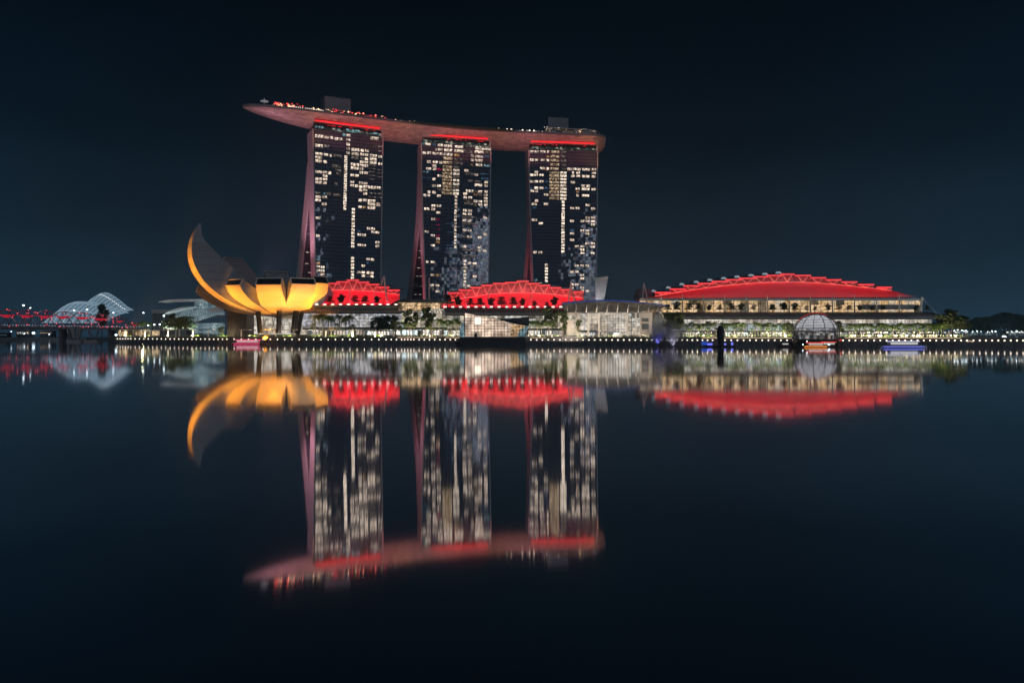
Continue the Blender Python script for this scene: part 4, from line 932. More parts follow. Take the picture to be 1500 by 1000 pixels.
# ---------------------------------------------------------------- event hall with blue edged vaulted canopy
DE = 521
E = thing('event_hall', (Xx(890, DE), DE, 5.4), 'pale event hall with a blue edged arched canopy on curved white ribs', 'building')
g1 = lambda a, b: (820+a/6.818, 390+b/6.818)
def rect(par, a0, b0, a1, b1, D, d, m, name, g=g1):
    x0, y0 = g(a0, b0); x1, y1 = g(a1, b1); return MB().box(Xx(x0, D), Xx(x1, D), D, D+d, Zy(y1, D), Zy(y0, D)).build(name, m, par)
rect(E, 70, 440, 180, 690, DE, 14, M['palewall'], 'wall'); rect(E, 805, 455, 925, 690, DE, 14, M['palewall'], 'wall')
glazed(E, *[g1(180, 0)[0], g1(390, 0)[0]], g1(0, 470)[1], g1(0, 640)[1], DE+1, 'hall', 4.5, 3, name='lobby_glass')
glazed(E, g1(390, 0)[0], g1(670, 0)[0], g1(0, 465)[1], g1(0, 655)[1], DE+.2, 'hall', 2.0, 12, name='atrium_glass', t=.2)
glazed(E, g1(675, 0)[0], g1(800, 0)[0], g1(0, 470)[1], g1(0, 690)[1], DE+.8, 'arcade', 2.9, 5, name='stair_glass', t=.35)
glazed(E, g1(180, 0)[0], g1(670, 0)[0], g1(0, 660)[1], g1(0, 692)[1], DE-1, 'shop', 3.4, 1, name='shopfront', t=.3)
b = MB()
for a in (180, 285, 390, 672, 760, 803): x = Xx(g1(a, 0)[0], DE-.8); b.box(x-.5, x+.5, DE-1.4, DE-.6, 5.4, Zy(g1(0, 462)[1], DE))
b.build('pillar', M['palewall'], E)
b = MB(); b.grid(lambda u, v: W(lerp(g1(390, 0)[0], g1(670, 0)[0], u), g1(0, 500)[1]-math.sin(u*math.pi)*3.4-v*1.2, DE-.5), 14, 1); 
b.build('arched_head', M['palewall'], E)
for a0, b0, a1, b1 in ((820, 518, 888, 552), (820, 572, 888, 630), (90, 487, 155, 527), (130, 560, 160, 615)):
    o = rect(E, a0, b0, a1, b1, DE-.3, .3, LI['hall'] if a0 < 800 else mat('dull_glass', (.12, .13, .15), .2), 'window')
# canopy: blue edge curve along the top, glass skin curving down to the eave, white ribs
top = [g1(*p) for p in ((22, 384), (70, 372), (150, 366), (260, 357), (370, 352), (490, 349), (610, 352), (710, 358), (800, 368), (900, 378), (1000, 390), (1100, 402))]
eave = [g1(*p) for p in ((75, 455), (175, 460), (290, 461), (420, 461), (540, 461), (660, 462), (800, 463), (905, 462), (960, 440), (1100, 404))]
def vault(u, v):
    x = lerp(top[0][0], top[-1][0], u); yt = interp(top, x); xe = lerp(g1(75, 0)[0], g1(905, 0)[0], min(1, u*1.05)); ye = g1(0, 460)[1] if u < .82 else lerp(g1(0, 460)[1], g1(0, 404)[1], (u-.82)/.18)
    a = v*math.pi/2; xx = lerp(x, xe if u < .82 else lerp(xe, x, (u-.82)/.18), 1-math.cos(a)); yy = lerp(yt, ye, math.sin(a)**1.2 if False else v)
    return W(xx, yy, DE+10-12*v**.5)
glassy = lit('canopy_glass_glow', [(.30, .24, .17), (.22, .18, .14), (.34, .27, .20), (.25, .22, .2)], (8, 6), .26, lo=.6, detail=.8)
b = MB(); b.grid(vault, 30, 6); b.build('canopy_glass', glassy, E, smooth=True)
b = MB(); b.tube([vault(u/30, 0)+Vector((0, -1, .4)) for u in range(31)], .42, 6); b.build('blue_edge', mat('blue_led', (.1, .15, .6), em=(.08, .12, .42), es=.4, sampling='NONE'), E)
b = MB(); q = [vault(u/30, 0)+Vector((0, -2, .2)) for u in range(31)]; b.grid(lambda u, v: q[int(round(u*30))]+Vector((0, 12*v, 1.4*math.sin(v*1.6))), 30, 2); b.build('canopy_roof', mat('canopy_blue_roof', (.13, .15, .28), .4), E)
for k in range(11):
    a = 60+k*104; x = g1(a, 0)[0]; lean = lerp(-2.5, 7.5, k/10)
    t0 = vault((x+lean-top[0][0])/(top[-1][0]-top[0][0]) if x+lean < top[-1][0] else 1, 0.02); bq = W(x-1 if k else x+2, g1(0, 459)[1], DE-3)
    if k >= 9: bq = W(x-4, g1(0, 450)[1], DE-3)
    b = MB(); b.tube([t0+(bq-t0)*s+Vector((-abs(lean)*.25*math.sin(s*math.pi)*(1 if lean > 0 else -1), -3.2*math.sin(s*math.pi), 1.1*math.sin(s*math.pi))) for s in [i/8 for i in range(9)]], .42, 6); b.build('rib', M['mastlit'], E, smooth=True)
MB().box(Xx(g1(170, 0)[0], DE), Xx(g1(905, 0)[0], DE), DE-2.2, DE-.2, Zy(g1(0, 466)[1], DE), Zy(g1(0, 459)[1], DE)).build('eave_beam', mat('eave_grey', (.3, .3, .34), .5), E)
area('event_hall_fill', (Xx(880, DE), DE-26, 8), (Xx(880, DE), DE, 18), 60, 1.5, 9500, (1, .82, .70))  # unseen area strip added to brighten the pale walls and ribs
# arched glass gallery beside it
AR = thing('arched_gallery', (Xx(975, 534), 534, 5.4), 'small glass gallery with two white hoops behind the fountain mist', 'building')
b = MB()
for off, dd, w_ in ((0, 0, 12.0), (9, 5, 9)):
    pass
b = MB(); b.tube([W(955+12.5*(1-math.cos(a))*1.0, 470-math.sin(a)*15+ (0 if a < 1.57 else 0), 533) if a <= math.pi/2 else W(967.5+ (1-math.sin(a))*12, 455+(1-math.sin(a))*14, 533) for a in [k*math.pi*.80/12 for k in range(13)]], .6, 6); b.build('hoop', M['mastlit'], AR)
b = MB(); b.tube([W(965, 456.5, 528), W(970, 460, 528), W(973.5, 468, 528), W(975.3, 480, 528), W(975.5, 490, 528)], .5, 6); b.build('hoop', M['mastlit'], AR)
b = MB(); b.prism([W(956, 490, 536), W(956, 470, 536), W(960, 461, 536), W(967, 457, 536), (W(975, 461, 536)), W(978, 470, 536), W(979, 490, 536)], (0, .4, 0)); b.build('glass_wall', lit('gallery_rooms', [(.16, .16, .15), (.28, .27, .23), (.22, .22, .22)], (2, 4), .6, lo=.4), AR)
b = MB()
for k in range(11): b.bar(W(957+k*2.1, 489, 535.4), W(957+k*2.1, 460+abs(k-5)*.9, 535.4), .18)
b.build('mullion', M['palewall'], AR)

# ---------------------------------------------------------------- convention centre podium under the widest canopy
DC = 516
V = thing('convention_centre', (Xx(1160, DC), DC, 5.4), 'long convention centre with warm glazed storey and grey awning roof behind rows of palms', 'building')
glazed(V, 937, 1350, 440.0, 457.5, 530, 'upper', 4.6, 4, name='upper_glass', t=.22)
MB().box(Xx(937, 529), Xx(1352, 529), 527, 545, Zy(440.2, 529), Zy(437, 529)).build('roof_beam', M['steel'], V)
b = MB()
for k, x in enumerate([g1(1015-120*0, 0)[0]]+[o9(a, 0)[0] for a in (408, 620, 832, 1045, 1258, 1473)]+[o10(a, 0)[0] for a in (208, 388, 575, 760, 948, 1140)]):
    m_ = MB(); yt = 431.5 if k else 432; m_.tube([W(x, 458, 524), W(x-.3, yt, 524)], [.62, .3], 8); m_.build('column', M['mastlit'], V)
MB().tube([W(1349, 458, 526), W(1350.5, 435, 526)], .8, 8).build('column', M['mastlit'], V)
b = MB()
for q in ((1352, 436, 1362, 450), (1352, 438, 1372, 459), (1351, 436, 1346, 457)): b.bar(W(q[0], q[1], 526), W(q[2], q[3], 526), .14)
b.build('stay_cable', M['steel'], V)
MB().box(Xx(1262, 528), Xx(1345, 528), 527.2, 528.2, Zy(453, 528), Zy(446, 528)).build('spandrel', mat('grey_spandrel', (.2, .22, .25), .6), V)
curved_roof(V, 972, 1376, 457.3, 466.8, DC, 13, M['greyroof'], ribs=27, ribm=mat('seam_red', (.42, .24, .22), .6), skew=7)
glazed(V, 984, 1366, 467.0, 473.5, DC, 'hall', 2.6, 2, name='clerestory', t=.18)
glazed(V, 984, 1362, 473.8, 484.5, DC+1, 'arcade_cool', 3.6, 3, name='glass_wall')
MB().box(Xx(984, DC-5), Xx(1366, DC-5), DC-6, DC, Zy(486, DC-5), Zy(484.8, DC-5)).build('gallery_slab', M['dark'], V)
glazed(V, 984, 1362, 486.2, 493, DC-2, 'shop', 3.9, 1, name='shopfront', t=.35)
MB().box(Xx(984, DC+3), Xx(1366, DC+3), DC+3, DC+40, 5.4, Zy(460, DC+3)).build('building_body', M['dark'], V)
for x, w_ in ((1060, 1076), (1130, 1146), (1096, 1104)): MB().box(Xx(x, DC-1), Xx(w_, DC-1), DC-.6, DC-.2, Zy(484.4, DC-1), Zy(476, DC-1)).build('bright_hall_glass', lit('bright_hall', [(.75, .95, 1), (.5, .65, .7), (.9, 1, 1)], (2.2, 3), .8, lo=.4), V)

# mesh screen beside the darkest tower
b = MB(); sp_ = [W(872.5, 441, 600), W(884.5, 441, 600), W(890.5, 405, 600), W(872.3, 408, 600)]
SC = thing('mesh_screen', (sp_[0].x, 600, 5.4), 'pale wire mesh screen leaning outward beside the darkest hotel tower', 'screen')
b.prism(sp_, (0, .25, 0)); sub_ = b.build('mesh_sheet', mat('mesh_sheet', (.26, .27, .30), .5, .4), SC)
b = MB()
for k in range(8): t = k/7; b.bar(sp_[0].lerp(sp_[1], t)+Vector((0, -.3, 0)), sp_[3].lerp(sp_[2], t)+Vector((0, -.3, 0)), .18)
for k in range(15): t = k/14; b.bar(sp_[0].lerp(sp_[3], t)+Vector((0, -.5, 0)), sp_[1].lerp(sp_[2], t)+Vector((0, -.5, 0)), .14)
for k in range(3): b.bar(sp_[3].lerp(sp_[2], 0)+Vector((0, -.5, -k*1.5)), sp_[2]+Vector((0, -.5, -k*.6)), .35)
b.build('screen_lattice', M['mastlit'], SC)
b = MB()
for k in range(2): p = W(875+k*8, 441, 600.6); b.box(p.x-.3, p.x+.3, 600.3, 600.9, 5.4, p.z)
b.build('support_post', M['steel'], SC)
spot('screen_light', (Xx(880, 585), 585, 32), tuple(W(881, 424, 600)), 9000, (.9, .95, 1), 80)
# ---------------------------------------------------------------- trees
M['leaf'] = mat('dark_leaves', (.075, .10, .035), .7, noise=.4, nscale=.6)
M['leafy'] = mat('leaves_painted_lit', (.12, .20, .03), .6, noise=.4, nscale=.8)  # lamplit brightness put into the leaf colour
M['leafblack'] = mat('leaves_painted_shade', (.035, .045, .022), .8, noise=.3, nscale=.8)  # silhouette shade put into the leaf colour
M['bark'] = mat('bark', (.14, .11, .085), .85, noise=.3, nscale=2)
M['palmbark'] = mat('palm_bark', (.26, .23, .19), .8, noise=.2, nscale=2)
def broadleaf(name, h, spread, clumps, leaves, m, seed, layered=False, trunk=.35, base=.36):
    rnd = random.Random(seed)
    r = bpy.data.objects.new(name, None); C.objects.link(r); r['_o'] = (0, 0, 0)
    t = MB(); t.tube([(0, 0, -.3), (.1, 0, h*.2), (-.1, .1, h*.42), (0, 0, h*.62)], [trunk, trunk*.75, trunk*.55, trunk*.3], 7)
    cs = []
    for k in range(clumps):
        if layered: lv = k % 4; z = h*(base+.08+lv*.155+rnd.uniform(-.02, .02)); a = rnd.uniform(0, 6.28); rad = spread*rnd.uniform(.15, .8)*(1-lv*.17)
        else:
            z = h*rnd.uniform(base, .93); a = rnd.uniform(0, 6.28); q = (z/h-base)/(1-base); rad = spread*rnd.uniform(.1, 1)*math.sqrt(max(.05, 1-(2*q-.8)**2*.8))
        c = Vector((rad*math.cos(a), rad*math.sin(a), z)); cs.append(c)
        t.tube([(0, 0, h*rnd.uniform(.25, .5)), c*.5+Vector((0, 0, h*.12)), c], [trunk*.35, trunk*.22, trunk*.08], 5)
    t.build('trunk', M['bark'], r)
    b = MB()
    for c in cs:
        cr = spread*rnd.uniform(.26, .46); fl = .25 if layered else .75
        for k in range(leaves):
            d = Vector((rnd.gauss(0, 1), rnd.gauss(0, 1), rnd.gauss(0, 1))).normalized()*cr*rnd.uniform(.35, 1.05); d.z *= fl
            p = c+d; s = rnd.uniform(.22, .55)*(h/12)**.5*(1.15 if h < 8 else 1.15); u = Vector((rnd.gauss(0, 1), rnd.gauss(0, 1), rnd.gauss(0, .6))).normalized(); v = u.cross(Vector((rnd.gauss(0, 1), rnd.gauss(0, 1), rnd.gauss(0, 1)))).normalized()
            b.add([p-u*s, p+v*s*.6, p+u*s, p-v*s*.6], [(0, 1, 2, 3)])
    b.build('crown', m, r)
    return r
def palm(name, h, seed, n=17, fl=4.2, m=None):
    rnd = random.Random(seed); r = bpy.data.objects.new(name, None); C.objects.link(r); r['_o'] = (0, 0, 0)
    lx, ly = rnd.uniform(-.4, .4), rnd.uniform(-.4, .4)
    MB().tube([(0, 0, -.3), (lx*.3, ly*.3, h*.4), (lx, ly, h)], [.34, .22, .17], 7).build('trunk', M['palmbark'], r)
    b = MB()
    for k in range(n):
        a = 6.283*k/n+rnd.uniform(-.2, .2); el = rnd.uniform(-.15, 1.15); L_ = fl*rnd.uniform(.8, 1.1); d = Vector((math.cos(a), math.sin(a), 0)); sd = Vector((-d.y, d.x, 0)); prev = None
        for i in range(7):
            t = i/6; p = Vector((lx, ly, h))+d*L_*t*math.cos(el*.7)+Vector((0, 0, L_*(math.sin(el)*t-1.15*t*t))); w_ = .62*math.sin(min(1, t*1.15+.12)*math.pi)**.7+.06
            cur = (p-sd*w_-Vector((0, 0, w_*.55)), p, p+sd*w_-Vector((0, 0, w_*.55)))
            if prev and True:
                # split each side into leaflets with gaps
                for s0, s1 in ((0, 1), (2, 1)):
                    a0, b0 = prev[s0], prev[s1]; a1, b1 = cur[s0], cur[s1]
                    b.add([b0, b0.lerp(b1, .75), a0.lerp(a1, 1.0), a0.lerp(a1, .45)], [(0, 1, 2, 3)])
            prev = cur
    b.build('crown', m or M['leafy'], r)
    return r
def place(proto, x, y, D, label, cat, group, rz=None, sc_=1.0, used={}):
    """stand it so that its foot is at photo column x, row y, distance D"""
    p = W(x, y, D); rz = random.uniform(0, 6.28) if rz is None else rz
    if proto.name not in used: used[proto.name] = 1; o = proto; o.location = p; o.rotation_euler = (0, 0, rz); o.scale = (sc_,)*3; tag(o, label, cat, group)
    else: o = copy_tree(proto, p, rz, sc_, label, group); o['category'] = cat
    return o
PG = 'palms along the promenade'
pA = [palm('palm_tree', 9.5, 11), palm('palm_tree', 9.5, 12, 19, 3.7), palm('palm_tree', 9.5, 13, 15, 4.6)]
def gz(x): return Q(x)+21
def palms(xs_, ytop, label, jitter=2.3, off=21, hgt=9.5, grp=PG, crown=1.5):
    for x in xs_:
        D = Q(x)+off+random.uniform(-2, 3); z0 = 5.4; yb = HZ-(z0-CAMZ)*F/D; yt = ytop+random.uniform(-jitter, jitter)
        hh = (Zy(yt, D)-z0-crown); s = hh/hgt
        place(random.choice(pA), x, yb, D, label, 'palm tree', grp, sc_=max(.4, s))
palms((462, 468, 473, 481, 485), 459, 'tall palm beside the legs of the lotus museum, before the cool lit arcade', hgt=9.5)
palms((506, 512, 497), 462, 'palm in the trio before the cool lit arcade, away from the museum legs')
palms((459, 494, 517), 473, 'short young palm beneath the tall palms of the cool lit arcade', crown=.6)
palms((644, 650, 656, 661, 668, 672), 467, 'bright green palm in the row before the glass shoulder and the crystal pavilion')
palms((776, 781, 787, 793), 468, 'palm in the short row beside the dark facets of the crystal pavilion')
palms([1008+k*4.9+random.uniform(-1, 1) for k in range(9)], 471.5, 'dull palm in the row between the fountain mist and the dark post', crown=1.0)
palms([1057+k*4.6+random.uniform(-1, 1) for k in range(8)], 470.5, 'palm in the row behind and just past the dark bullet shaped post')
palms([1106+k*4.4+random.uniform(-1, 1) for k in range(13)], 471, 'palm in the thick dark row between bright hall glass and the glass dome')
palms([1243+k*4.1+random.uniform(-1, 1) for k in range(34)], 472, 'palm in the long row beyond the glass dome')
palms([1012+k*12.5+random.uniform(-3, 3) for k in range(12)]+[1246+k*10+random.uniform(-3, 3) for k in range(14)], 480, 'low young palm growing beneath the tall rows before the convention centre', jitter=2, off=17, crown=.6)
bt = [broadleaf('broadleaf_tree', 13, 4.2, 16, 110, M['leaf'], 21), broadleaf('broadleaf_tree', 13, 4.8, 20, 100, M['leaf'], 22), broadleaf('broadleaf_tree', 13, 3.4, 14, 110, M['leaf'], 23, base=.3)]
def btree(i, x, ytop, label, off=20, sx=1.0, name=None, D=None, grp=None):
    D = D or Q(x)+off; z0 = 5.4; yb = HZ-(z0-CAMZ)*F/D; s = (Zy(ytop, D)-z0)/12.6
    o = place(bt[i], x, yb, D, label, 'tree', grp, sc_=s); o.scale = (s*sx, s*sx, s); return o
btree(1, 554, 465, 'low wide tree before the cool lit arcade, the nearer of its pair to the palms', sx=1.1)
btree(1, 566, 463, 'round dark tree in the pair before the arcade, under the end of the ribbed roof', sx=.9)
btree(0, 580, 462, 'dark tree next to the coloured billboard of the arcade', sx=.95)
btree(0, 600, 453, 'tall bushy tree before the glass atrium', sx=.85)
btree(2, 624, 450, 'slender tall tree before the glass atrium, its crown under the slanting struts', sx=.8)
btree(2, 632, 458, 'slim tree leaning off the slender tall one before the atrium', sx=.8)
btree(2, 588, 479, 'small yellowish tree beside the billboard foot', sx=.7)
btree(0, 804, 449, 'tall sparse tree where the ribbed arcade roof ends, before the event hall', sx=.8)
btree(2, 825, 455, 'dark tree standing before the pale corner of the event hall', sx=.85)
btree(2, 848, 468, 'small round topped tree before the lobby glass of the event hall', sx=.8)
btree(1, 985, 459, 'dark tree at the near end of the grey awning, behind the fountain mist', off=22, sx=1.0)
btree(1, 994, 460, 'second dark tree at the near end of the grey awning', off=22, sx=.9)
btree(0, 1229, 470, 'round dark tree just beside the glass dome on the water', sx=1.0)
btree(0, 1156, 474, 'dark tree at the foot of the glass dome on its palm row side', sx=.9)
btree(1, 1382, 461, 'bushy tree past the end of the convention centre', off=24, sx=1.0)
btree(0, 1395, 453, 'tallest dark tree past the end of the convention centre', off=26, sx=1.25)
btree(1, 1407, 463, 'drooping tree on the far side of the tallest dark tree', off=24, sx=1.0)
for i, x in enumerate((1420, 1432, 1443, 1456, 1470, 1484, 1497, 1512)): btree(i % 3, x, (470, 466, 464, 461, 459, 460, 463, 464)[i], 'faint dark tree in the wooded shore beyond the quay lamps', D=640+random.uniform(-20, 20), sx=1.4, grp='trees of the far wooded shore')
# terrace trees seen against the red membranes and the warm glass
ter = [broadleaf('terrace_tree', 6.2, 2.9, 26, 70, M['leafblack'], 31, True, .16, .30), broadleaf('terrace_tree', 6.2, 2.3, 24, 60, M['leafblack'], 32, False, .16, .34), broadleaf('terrace_tree', 6.2, 2.7, 26, 70, M['leafblack'], 33, True, .16, .26)]
def terr(L_, D, yb, label, grp):
    for i, (x, yt) in enumerate(L_):
        s = (Zy(yt, D)-Zy(yb, D))/(5.6 if D > 560 else 6.2); place(ter[i % 3], x, yb, D, label, 'tree', grp, sc_=s)
terr([(o7(a, 0)[0], o7(0, y)[1]) for a, y in ((228, 262), (345, 258), (475, 254), (580, 260), (695, 272))], 594, 446.6, 'small dark terrace tree against the smallest red canopy', 'terrace trees before the smallest red canopy')
terr([(o8(a, 0)[0], o8(0, y)[1]) for a, y in ((105, 255), (205, 280), (332, 282), (430, 284), (545, 290), (645, 266), (762, 276), (858, 296), (975, 310), (1100, 322), (1180, 284))], 578, 450.6, 'small dark terrace tree against the middle red canopy', 'terrace trees before the middle red canopy')
terr([(o9(a, 0)[0], o9(0, y)[1]) for a, y in ((260, 372), (355, 352), (475, 356), (567, 356), (678, 384), (778, 372), (893, 360), (998, 368), (1120, 372), (1305, 372), (1420, 360))]+[(o10(a, 0)[0], o10(0, y)[1]) for a, y in ((68, 315), (165, 308), (258, 308), (355, 325), (430, 330), (535, 318), (628, 310), (715, 322), (800, 325), (905, 330), (1000, 322), (1280, 330))], 521, 457.2, 'small terrace tree before the warm glazed storey of the convention centre', 'terrace trees before the convention centre')
terr([(1358.5, 446)], 518, 457, 'lone pale terrace tree at the very end of the convention centre awning', None)

# ---------------------------------------------------------------- quay: lamps, light line, rails, shelters
lamp0 = thing('quay_lamp', (0, 0, 0), 'round lamp at the edge of the lower quay', 'lamp', 'row of lamps along the lower quay')
MB().tube([(0, 0, 0), (0, 0, .75)], .09, 6).build('post', M['dark'], lamp0)
MB().ball((0, 0, 1.0), .43, 8, 6).build('globe', M['lamp'], lamp0, smooth=True)
first = True; x = 172.0; step = []
while x < 1500:
    if not (672 < x < 776): step.append(x)
    x += 3.9 if x < 190 else (6.4 if x < 330 else (10.6 if x < 560 else (4.5 if 583 < x < 606 else (7.6 if x < 660 else (8.5 if x < 940 else (7.4 if x < 1040 else 9.1))))))
for i, x in enumerate(step):
    D = Q(x)+.9; p = (Xx(x, D), D, 2.6)
    if first: lamp0.location = p; first = False; lamp0['_o'] = (0, 0, 0)
    else: copy_tree(lamp0, p)
def runline(name, x0, x1, off, z, h, d, m, par=None, n=20):
    b = MB()
    for k in range(n):
        a, c = lerp(x0, x1, k/n), lerp(x0, x1, (k+1)/n); pa = Vector((Xx(a, Q(a)+off), Q(a)+off, z)); pc = Vector((Xx(c, Q(c)+off), Q(c)+off, z)); b.bar(pa, pc, d, h)
    return b.build(name, m, par)
M['steplight'] = mat('step_light', (1, .8, .6), em=(.85, .60, .38), es=.75, sampling='NONE')
for x0, x1 in ((582, 640), (652, 673), (777, 800), (1028, 1160), (1238, 1408)):
    o = runline('step_light', x0, x1, 9.0, 4.9, .35, .12, M['steplight']); tag(o, {582: 'warm light line on the quay steps below the glass atrium', 652: 'short warm light line next to the crystal pavilion plinth', 777: 'short warm light line past the crystal pavilion', 1028: 'long warm light line behind the dark bullet shaped post', 1238: 'longest warm light line, beyond the glass dome'}[x0], 'light strip')
rl = thing('promenade_railing', (0, 500, 5.4), 'thin dark railing along the promenade edge', 'railing'); rl['_o'] = (0, 500, 5.4)
runline('top_rail', 160, 1500, 10.2, 6.5, .08, .08, M['steel'], rl, 60)
b = MB()
for k in range(300): x = lerp(160, 1500, k/300); D = Q(x)+10.2; b.box(Xx(x, D)-.05, Xx(x, D)+.05, D-.05, D+.05, 5.4, 6.5)
b.build('rail_post', M['steel'], rl)['kind'] = 'stuff'
# planter hedges and low shrubs with lamps in them
hedge = MB(); rnd = random.Random(5)
for k in range(3200):
    x = rnd.uniform(170, 1500) if k % 2 else rnd.choice((rnd.uniform(280, 560), rnd.uniform(980, 1420))); off = rnd.uniform(13, 19); D = Q(x)+off; p = Vector((Xx(x, D), D, 5.4+rnd.uniform(.05, 1.5)))
    s = rnd.uniform(.2, .5); u = Vector((rnd.gauss(0, 1), rnd.gauss(0, 1), rnd.gauss(0, 1))).normalized(); v = u.orthogonal().normalized(); hedge.add([p-u*s, p+v*s*.6, p+u*s, p-v*s*.6], [(0, 1, 2, 3)])
tag(hedge.build('undergrowth', M['leafy']), kind='stuff')
# people strolling: far too small to tell apart
cb = MB()
for k in range(420):
    x = rnd.choice((rnd.uniform(960, 1420), rnd.uniform(560, 960), rnd.uniform(1240, 1420))); off = rnd.uniform(11, 19); D = Q(x)+off; X_ = Xx(x, D); h = rnd.uniform(1.55, 1.8)
    cb.lathe([(.02, 0), (.13, .02), (.17, .8), (.23, h-.35), (.07, h-.25), (.11, h-.12), (.02, h)], (X_, D, 5.4), 6)
tag(cb.build('crowd', mat('clothing', (.35, .33, .32), .8, noise=.6, nscale=3)), kind='stuff')
# small lantern lights above the crowd at the palm rows
lan = thing('path_lantern', (0, 0, 0), 'tiny path lantern among the palms beyond the glass dome', 'lamp', 'path lanterns under the palms'); lan['_o'] = (0, 0, 0)
MB().tube([(0, 0, 0), (0, 0, 2.6)], .06, 5).build('post', M['dark'], lan); MB().ball((0, 0, 2.8), .24, 6, 4).build('lantern_glass', M['tinywhite'], lan)
f = True
for k in range(95):
    x = rnd.choice((rnd.uniform(1238, 1500), rnd.uniform(1238, 1500), rnd.uniform(985, 1160))); D = Q(x)+rnd.uniform(14, 30); p = (Xx(x, D), D, 5.4)
    lb = 'tiny path lantern among the palms beyond the glass dome' if x > 1200 else 'tiny path lantern under the palms either side of the dark post'
    if f: lan.location = p; lan['label'] = lb; f = False
    else: copy_tree(lan, p, label=lb)
# unseen area strips facing land, added to brighten trees and people
def point(name, loc, power, color, size=.6):
    l = bpy.data.lights.new(name, 'POINT'); l.energy = power; l.color = color; l.shadow_soft_size = size; o = bpy.data.objects.new(name, l); C.objects.link(o); o.location = loc; return o
for x in [185, 215, 250, 285, 325, 372, 420, 462, 487, 512, 555, 600, 628, 660, 785, 812, 850, 900, 945, 1010, 1035, 1075, 1100, 1130, 1150, 1245, 1270, 1295, 1320, 1345, 1372, 1400]:
    D = Q(x)+12; o = area('tree_fill_light', (Xx(x, D), D, 6.2), (Xx(x, D), D+12, 12.5), 7, .5, 1700 if x < 560 else 2100, (1, .86, .54))
# shelters: flat roofs on pale posts along the museum quay
def shelter(x0, x1, posts, yt, label, mat_=None, thick=.5):
    D0, D1 = Q(x0)+12, Q(x1)+12; r = thing('waterfront_shelter', (Xx((x0+x1)/2, (D0+D1)/2), (D0+D1)/2, 5.4), label, 'shelter')
    a = Vector((Xx(x0, D0), D0, Zy(yt, D0))); c = Vector((Xx(x1, D1), D1, Zy(yt, D1)))
    n_ = Vector((0, 5, 0)); b = MB(); b.hexa([a, c, c+n_, a+n_, a+Vector((0, 0, thick)), c+Vector((0, 0, thick)), c+n_+Vector((0, 0, thick)), a+n_+Vector((0, 0, thick))]); b.build('roof', mat_ or M['white'], r)
    for x in posts:
        t = (x-x0)/(x1-x0); p = a.lerp(c, t); MB().box(p.x-.45, p.x+.45, p.y+.4, p.y+1.1, 5.4, p.z).build('post', M['mastlit'], r)
    return r
shelter(163, 237, (176, 184, 196, 207, 213, 222), 483.2, 'long pale waterfront shelter at the foot of the spiral bridge')
shelter(237, 312, (246, 258, 263, 283, 305), 483.0, 'waterfront shelter between the spiral bridge and the brown lift core')
shelter(350, 434, (353, 379, 404, 430), 483.2, 'flat roofed shelter under the lotus museum')
shelter(468, 560, (477, 517, 533, 558), 484.2, 'dark roofed shelter before the tall palms', M['darkroof'])
shelter(545, 580, (549, 576), 485.0, 'low dark kiosk roof beside the cool lit arcade trees', M['darkroof'])
# floor behind the shelters: small lit cafes at the left
cf = thing('waterfront_cafe', (Xx(200, 665), 668, 5.4), 'low warm lit cafe row behind the shelter near the bridge', 'cafe')
glazed(cf, 172, 232, 484.6, 491.5, 676, 'warmlow', 3.5, 1, t=.4); MB().box(Xx(170, 674), Xx(234, 674), 672, 684, Zy(484.4, 674), Zy(483.2, 674)).build('roof', M['dark'], cf)
gl = thing('museum_lobby', (Xx(400, 628), 628, 5.4), 'glazed white lobby with crossed struts behind the museum legs', 'lobby')
glazed(gl, 365, 455, 461, 490, 632, 'hall', 4, 4, t=.2)
b = MB()
for x in (388, 400.5, 412.5): 
    b.bar(W(x-3.5, 484, 628), W(x+2.5, 465, 628), .5); b.bar(W(x+3, 484, 628), W(x-2.5, 465, 628), .5)
b.build('strut', M['white'], gl)
MB().box(Xx(365, 630), Xx(455, 630), 626, 660, Zy(461, 630), Zy(459.6, 630)).build('roof', M['darkroof'], gl)

# ---------------------------------------------------------------- winged theatre at the left
TH = thing('winged_theatre', (Xx(290, 665), 665, 5.4), 'low theatre with curved teal glass vault and long white roof wings', 'building')
q7 = lambda a, b: (160+a/8.333, 430+b/8.333)
DT = 668
def vlt(u, v):
    # curved glass shell rising from its lower edge to the top edge
    lo = [(820, 290), (1000, 352), (1120, 330), (1250, 285), (1400, 270)]; hi = [(822, 285), (900, 225), (1030, 190), (1180, 178), (1290, 175), (1400, 190)]
    x = lerp(820, 1410, u); yl, yh = interp(lo, x), interp(hi, x); p = W(*q7(x-60*v*(1-u), lerp(yl, yh, v)), DT+16*(1-math.cos(v*1.5))); return p
b = MB(); b.grid(vlt, 20, 8); o = b.build('glass_vault', LI['teal'], TH, smooth=True)
b = MB()
for i in range(0, 24): b.tube([vlt(i/23, v/8)+Vector((0, -.4, .1)) for v in range(9)], .22, 4)
for j in range(9): b.tube([vlt(i/20, j/8)+Vector((0, -.5, .1)) for i in range(21)], .16, 4)
sub(b, 'vault_lattice', mat('vault_rib', (.5, .55, .58), .4), o)
glazed(TH, q7(1000, 0)[0], q7(1400, 0)[0], q7(0, 360)[1], q7(0, 490)[1], DT-4, 'teal', 2.6, 5, name='lower_glass')
glazed(TH, q7(1030, 0)[0], q7(1290, 0)[0], q7(0, 92)[1], q7(0, 182)[1], DT+8, 'teal', 2.4, 3, name='upper_glass')
b = MB(); b.tube([W(*q7(*p), DT-5) for p in ((985, 372), (1060, 352), (1180, 312), (1260, 284), (1330, 268), (1400, 274), (1462, 292))], .75, 6); b.build('dark_arch', M['dark'], TH)
